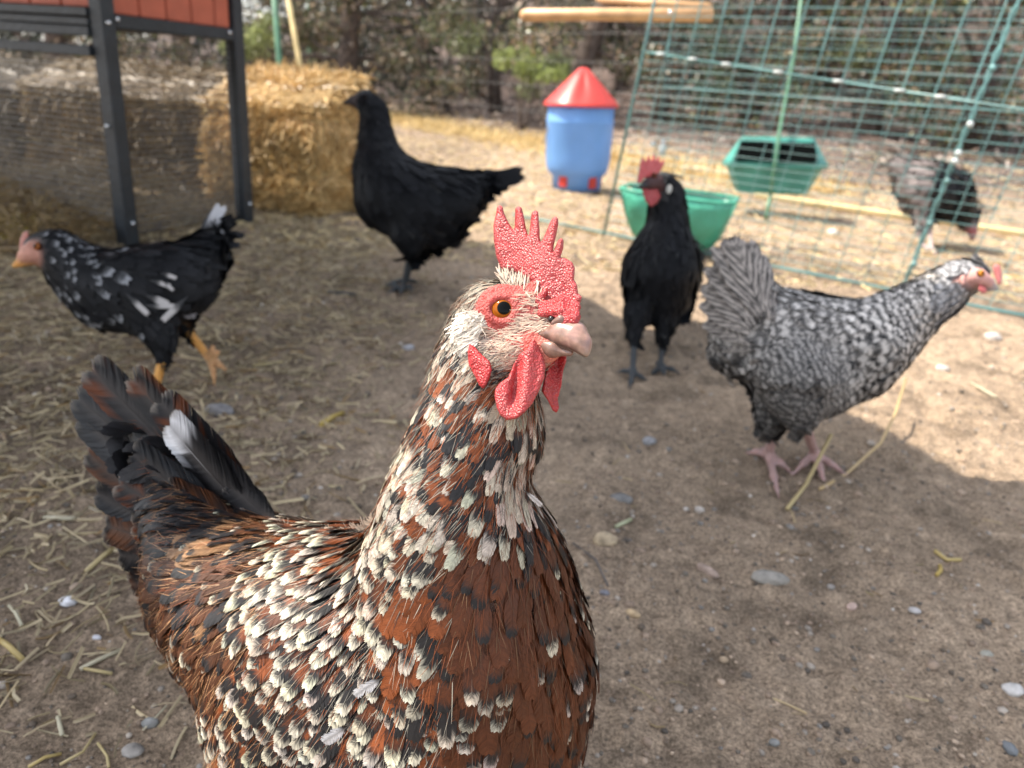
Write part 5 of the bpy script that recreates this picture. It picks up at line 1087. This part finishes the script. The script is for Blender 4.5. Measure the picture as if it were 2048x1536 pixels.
eye(fh, P(1308, 352, D-.046), .0055, (.12, .03, .01), -FW-RT*.3)

# ================================================================== barred hen
D = 1.0
def barpaint(px, py, p, n, r):
    sp_x = np.array([1990, 1950, 1870, 1800, 1700, 1600, 1520, 1475, 1468]); sp_y = np.array([560, 550, 600, 650, 690, 690, 660, 570, 480]); q_ = np.stack([sp_x, sp_y], 1).astype(float); cum = np.r_[0, np.cumsum(np.linalg.norm(np.diff(q_, axis=0), axis=1))]
    bd_ = np.full(len(px), 1e9); gs = np.zeros(len(px))
    for k_ in range(len(q_)-1):
        e_ = q_[k_+1]-q_[k_]; l_ = np.linalg.norm(e_); tt_ = ((px-q_[k_, 0])*e_[0]+(py-q_[k_, 1])*e_[1])/l_**2; tc = np.clip(tt_, 0, 1); dd_ = np.hypot(px-q_[k_, 0]-tc*e_[0], py-q_[k_, 1]-tc*e_[1]); m_ = dd_ < bd_; bd_ = np.where(m_, dd_, bd_); gs = np.where(m_, cum[k_]+tc*l_, gs)
    gs = gs+.35*np.abs(bd_); low = smst(735, 775, py)*(px < 1690); gs = gs*(1-low)+(py*.95+px*.15)*low; gs = gs+7*(fbm(p*16, 4)-.5)
    N = len(px); br = .5+.5*smst(760, 600, py)+.25*smst(1650, 1850, px); fl = (px > 1500)&(py > 750)&(px < 1680); br[fl] *= .7; lt = np.array([.72, .68, .64])*(br*r.uniform(.75, 1.15, N))[:, None]; dk = np.array([.012, .0115, .0125]); ph = r.uniform(0, 1, N); nb_ = np.where(px > 1840, 2.6, 3.4)  # light bars paler up top, darker on the flank: light put into colour
    pit = np.where(px > 1800, 17., 21.); Lpx = np.where(px > 1740, 40., 60.)
    dk = np.tile(dk, (N, 1)); dk[px > 1900] = np.array([.11, .11, .115]); hd_ = px > 1900; lt[hd_] = np.array([.5, .5, .52])
    def cf(i, u, v):
        s = ((gs[i][:, None]+v*Lpx[i][:, None])/pit[i][:, None]-np.abs(u)*.12+ph[i][:, None]*.08) % 1.0; k = smst(.5, .58, s)*(1-smst(.93, 1., s)); return rgbmix(np.ones(k.shape+(3,))*dk[i][:, None], np.ones(k.shape+(3,))*lt[i][:, None], k)
    return cf
GR = (.05, .05, .052); fB = (.042, .021, .0115); fN = (.026, .013, .0075)
B = Body(); B.chain([(1950, 549, D-.03, 30), (1915, 562, D-.03, 33), (1870, 592, D-.02, 44), (1800, 640, D, 62), (1730, 690, D, 82)], .02, GR, fN)
B.chain([(1730, 690, D, 82), (1650, 690, D+.02, 92), (1560, 668, D+.03, 84), (1500, 640, D+.03, 62)], .03, GR, fB)
B.chain([(1500, 640, D+.03, 62), (1478, 570, D+.03, 46), (1472, 520, D+.03, 34)], .03, GR, fN); B.pc((1490, 700, D+.03, 60), (1560, 720, D+.02, 80), .03, GR, fB)
B.pc((1700, 745, D, 62), (1640, 770, D, 72), .03, GR, fN); B.chain([(1595, 760, D-.02, 82), (1592, 792, D-.02, 52), (1610, 850, D-.03, 16)], .025, GR, (.024, .014, .0085)); B.chain([(1560, 780, D+.04, 64), (1548, 830, D+.03, 34), (1545, 860, D+.03, 14)], .02, GR, fN)
PK = (.42, .27, .25); FCE = (.55, .3, .27)
B.pc((1955, 552, D-.056, 17), (1975, 562, D-.056, 12), .006, FCE); B.pc((1978, 565, D-.05, 11), (1994, 578, D-.05, 4), .004, (.3, .27, .27)); B.pc((1975, 576, D-.05, 7), (1988, 584, D-.05, 3), .004, (.3, .27, .27))
B.pc((1925, 556, D-.06, 7), (1924, 566, D-.06, 7), .004, FCE)
a = ankle(1535, 925, .012); B.cap(P(1545, 860, D+.03), a, .0078, .0062, .004, PK); foot(B, a, [(1490, 912), (1585, 950), (1560, 990), (1520, 905)], .006, PK)
a = ankle(1625, 925, .012); B.cap(P(1610, 850, D-.03), a, .0075, .0062, .004, PK); foot(B, a, [(1585, 950), (1650, 975), (1695, 952), (1640, 905)], .006, PK)
bar, _, _ = bird('hen', B, 'black and grey barred hen stooping to the right with pink face', 'chicken', .0042, [(1950, 530, -30, 5), (1880, 570, -40, 20), (1800, 640, -45, 25), (1700, 650, -50, 8), (1600, 620, -50, 0), (1520, 620, -40, -20), (1480, 540, -10, -45), (1440, 640, -45, -15), (1430, 720, -40, 25), (1560, 720, -45, 15), (1700, 780, -35, 25), (1600, 800, -15, 45)], barpaint, nb=12, seed=13, tilt=.1,
    maskf=lambda x, y, v, nr: np.where(((x > 1946) & (y > 538) & (y < 590) & (nr@FW < .3)) | (x > 1982), 0, 1.))
def barcf(sd_): 
    def cf(i, u, v): s = (v*6+np.abs(u)*.08+sd_*.3) % 1; k = smst(.4, .55, s)*(1-smst(.88, 1, s)); return rgbmix(np.ones(k.shape+(3,))*np.array([.016, .014, .014]), np.ones(k.shape+(3,))*np.array([.46, .41, .37]), k)
    return cf
for i, (a_, b_) in enumerate([((1530, 640), (1462, 478)), ((1520, 640), (1438, 492)), ((1540, 640), (1495, 482)), ((1510, 650), (1422, 530)), ((1505, 660), (1412, 565)), ((1500, 670), (1408, 600)), ((1500, 690), (1412, 640)), ((1510, 700), (1425, 690)), ((1550, 645), (1520, 510)), ((1520, 640), (1455, 500)), ((1520, 650), (1440, 540)), ((1520, 720), (1455, 735))]):
    one_feather('tail_feather', (a_[0], a_[1], D-.035), (b_[0], b_[1], D-.005+.004*i), 58, bar, barcf(i), nb=26, seed=i, nn=-FW+RT*.15*math.sin(i), curl=.06)
eye(bar, P(1961, 547, D-.064), .0046, (.5, .2, .03), -FW+RT*.1, .4)
slab('comb', [(1985, 535), (1990, 528), (2000, 530), (2004, 545), (2003, 565), (1997, 572), (1992, 560), (1988, 548)], lambda x, y: D-.05+0*x, .008, M['comb'], bar, lambda v: np.tile([.55, .17, .16], (len(v), 1)), vox=1.6, rnd=4)
slab('wattle', [(1958, 568), (1972, 574), (1975, 584), (1966, 588), (1956, 580)], lambda x, y: D-.058+0*x, .005, M['comb'], bar, lambda v: np.tile([.5, .12, .12], (len(v), 1)), vox=1.6, rnd=4)

# ================================================================== speckled black hen
D = 1.15
def spk(px, py, p, n, r):
    N = len(px); c = np.array([.011, .0115, .013])*r.uniform(.7, 1.6, N)[:, None]; R = r.random(N); vt = np.full(N, 2.); hd_ = px+(.4*(py-500)) < 205; vt[hd_ & (R < .36)] = .8; brs = (px+(.2*(py-500)) < 235) & ~hd_; vt[brs & (R < .08)] = .86
    wg = (np.hypot((px-320)/70, (py-590)/40) < 1); vt[wg & (R < .07)] = .75; bl = (py > 620) & (px < 260); vt[bl & (R < .10)] = .78
    tip = np.array([.3, .31, .33])*r.uniform(.7, 1.2, N)[:, None]; tip[wg] *= np.array([1.15, 1.08, 1.05])
    def cf(i, u, v): b = c[i][:, None]*(.7+.6*v)[..., None]*np.ones_like(u)[..., None]; k = smst(0, .05, v-vt[i][:, None]+.05*u*u); return rgbmix(b, tip[i][:, None]*np.ones_like(b), k*np.ones(b.shape[:-1]))
    return cf
B = Body(); B.chain([(80, 497, D-.02, 33), (118, 505, D-.02, 42), (160, 545, D-.01, 58), (215, 580, D, 76)], .02, BL, (.02, .01, .0065))
B.chain([(215, 580, D, 76), (290, 580, D, 86), (355, 560, D, 72), (400, 525, D+.02, 42), (425, 470, D+.03, 22)], .03, BL, (.04, .02, .012)); B.chain([(300, 640, D-.03, 46), (322, 672, D-.03, 28), (329, 706, D-.03, 11)], .02, BL, fs); B.chain([(350, 620, D+.03, 44), (370, 655, D+.03, 17)], .02, BL, fs)
FC2 = (.55, .27, .2); OR = (.62, .3, .07)
B.pc((62, 506, D-.045, 20), (48, 512, D-.04, 13), .008, FC2); B.pc((48, 516, D-.035, 10), (24, 535, D-.035, 4), .005, OR); B.pc((62, 524, D-.035, 7), (38, 530, D-.035, 5), .005, OR)
a = ankle(308, 802, .012); B.cap(P(329, 706, D-.03), a, .0075, .006, .005, OR); foot(B, a, [(280, 815), (300, 830), (335, 815)], .0055, OR)
kn = P(418, 715, D+.03); B.cap(P(370, 655, D+.03), kn, .0072, .006, .005, OR)
for e in ((440, 700), (452, 740), (430, 772), (425, 690)): m_ = P(e[0]*.5+418*.5+3, e[1]*.5+715*.5, D+.02); B.cap(kn, m_, .0055, .0045, .003, (.5, .27, .12)); B.cap(m_, P(e[0], e[1], D+.02), .0045, .0025, .003, (.5, .27, .12))
sp_, _, _ = bird('hen', B, 'black hen with white speckled head and yellow legs walking out at the left', 'chicken', .0042, [(70, 470, 30, -5), (120, 500, 40, 20), (180, 560, 40, 30), (280, 520, 50, 5), (300, 600, 50, 10), (400, 520, 45, -25), (330, 690, 5, 50), (220, 640, 40, 25)], spk, nb=7, seed=14, tilt=.07, plume=M['blackplume'],
    maskf=lambda x, y, v, nr: np.where((x < 82) & (y > 478) & (nr@FW < .4), 0, 1.))
for i, (a_, b_, md) in enumerate([((385, 530), (442, 412), 'w'), ((390, 535), (430, 425), 'k'), ((395, 540), (450, 440), 'w'), ((395, 550), (448, 470), 'k'), ((395, 560), (450, 505), 'k'), ((400, 570), (445, 540), 'k'), ((375, 530), (425, 432), 'k')]):
    def cfx(i_, u, v, md=md): k = smst(.6, .8, v*np.ones_like(u))*(1 if md == 'w' else .1); return rgbmix(np.ones(k.shape+(3,))*np.array(BL)*1.2, np.ones(k.shape+(3,))*np.array([.5, .5, .52]), k)
    one_feather('tail_feather', (a_[0], a_[1], D-.01), (b_[0], b_[1], D+.03), 34, sp_, cfx, nb=18, seed=i, nn=-FW+RT*.2*math.sin(i*2))
def wpc(i_, u, v): k = smst(.45, .55, v*np.ones_like(u)); return rgbmix(np.ones(k.shape+(3,))*np.array(BL)*1.2, np.ones(k.shape+(3,))*np.array([.45, .43, .42]), k)
def wbl(i_, u, v): return np.ones(np.broadcast(u, v).shape+(3,))*np.array(BL)*1.3
for i, (a_, b_, w_, c_) in enumerate([((250, 585), (295, 628), 13, wpc), ((290, 590), (336, 608), 15, wpc), ((320, 545), (352, 556), 9, wpc), ((322, 560), (346, 580), 8, wpc), ((300, 560), (340, 572), 10, wpc), ((285, 612), (348, 612), 11, wpc), ((376, 592), (326, 640), 15, wpc), ((262, 600), (292, 622), 10, wpc)]):
    one_feather('wing_feather', (a_[0], a_[1], D-.068), (b_[0], b_[1], D-.068), w_, sp_, c_, nb=16, seed=30+i, nn=-FW)
eye(sp_, P(76, 493, D-.053), .0058, (.25, .08, .02), -FW-RT*.2)
slab('comb', [(38, 498), (40, 480), (46, 465), (56, 462), (58, 474), (50, 490), (44, 502)], lambda x, y: D-.03+0*x, .008, M['comb'], sp_, lambda v: np.tile([.45, .17, .13], (len(v), 1)), vox=1.4, rnd=4)

# ================================================================== grey hen pecking behind the mesh
D = 2.85
def greyp(px, py, p, n, r):
    N = len(px); lt = np.where((px+.25*(py-380) > 1885)[:, None], np.array([.025, .026, .03]), np.array([.3, .26, .25])); lt = lt*r.uniform(.5, 1.3, N)[:, None]
    def cf(i, u, v): return lt[i][:, None]*(.6+.5*((v*3) % 1))[..., None]*np.ones_like(u)[..., None]
    return cf
B = Body(); GB = (.08, .07, .068)
B.chain([(1812, 338, D, 26), (1845, 372, D, 46), (1890, 390, D, 50), (1915, 410, D, 30), (1932, 438, D, 16), (1942, 456, D, 13)], .03, GB, (.05, .025, .016)); B.chain([(1850, 410, D, 34), (1848, 445, D, 12)], .02, GB, (.04, .02, .014))
B.pc((1944, 462, D-.01, 10), (1945, 472, D-.01, 7), .006, (.3, .1, .1)); B.pc((1945, 472, D-.01, 5), (1943, 484, D-.01, 2), .004, (.2, .18, .17))
for x0, x1, y1 in ((1842, 1845, 496), (1858, 1862, 502)):
    a = ankle(x1, y1, .014); B.cap(P(x0, 445, D), a, .0095, .0075, .006, (.4, .32, .3)); foot(B, a, [(x1-14, y1+2), (x1+10, y1+8), (x1+20, y1)], .007, (.4, .32, .3))
gh, _, _ = bird('hen', B, 'fluffy grey hen with dark shoulders pecking behind the green mesh', 'chicken', .006, [(1812, 338, -30, -20), (1850, 370, -40, 0), (1900, 400, -40, -10), (1940, 450, -10, -40), (1850, 420, 0, 40)], greyp, nb=4, seed=15, tilt=.35)
for i, (x, y) in enumerate(((1788, 318), (1792, 330), (1800, 312))): one_feather('tail_feather', (1830, 350, D-.02), (x, y, D), 24, gh, lambda i, u, v: np.ones(np.broadcast(u, v).shape+(3,))*np.array([.07, .06, .06]), nb=10, seed=i)
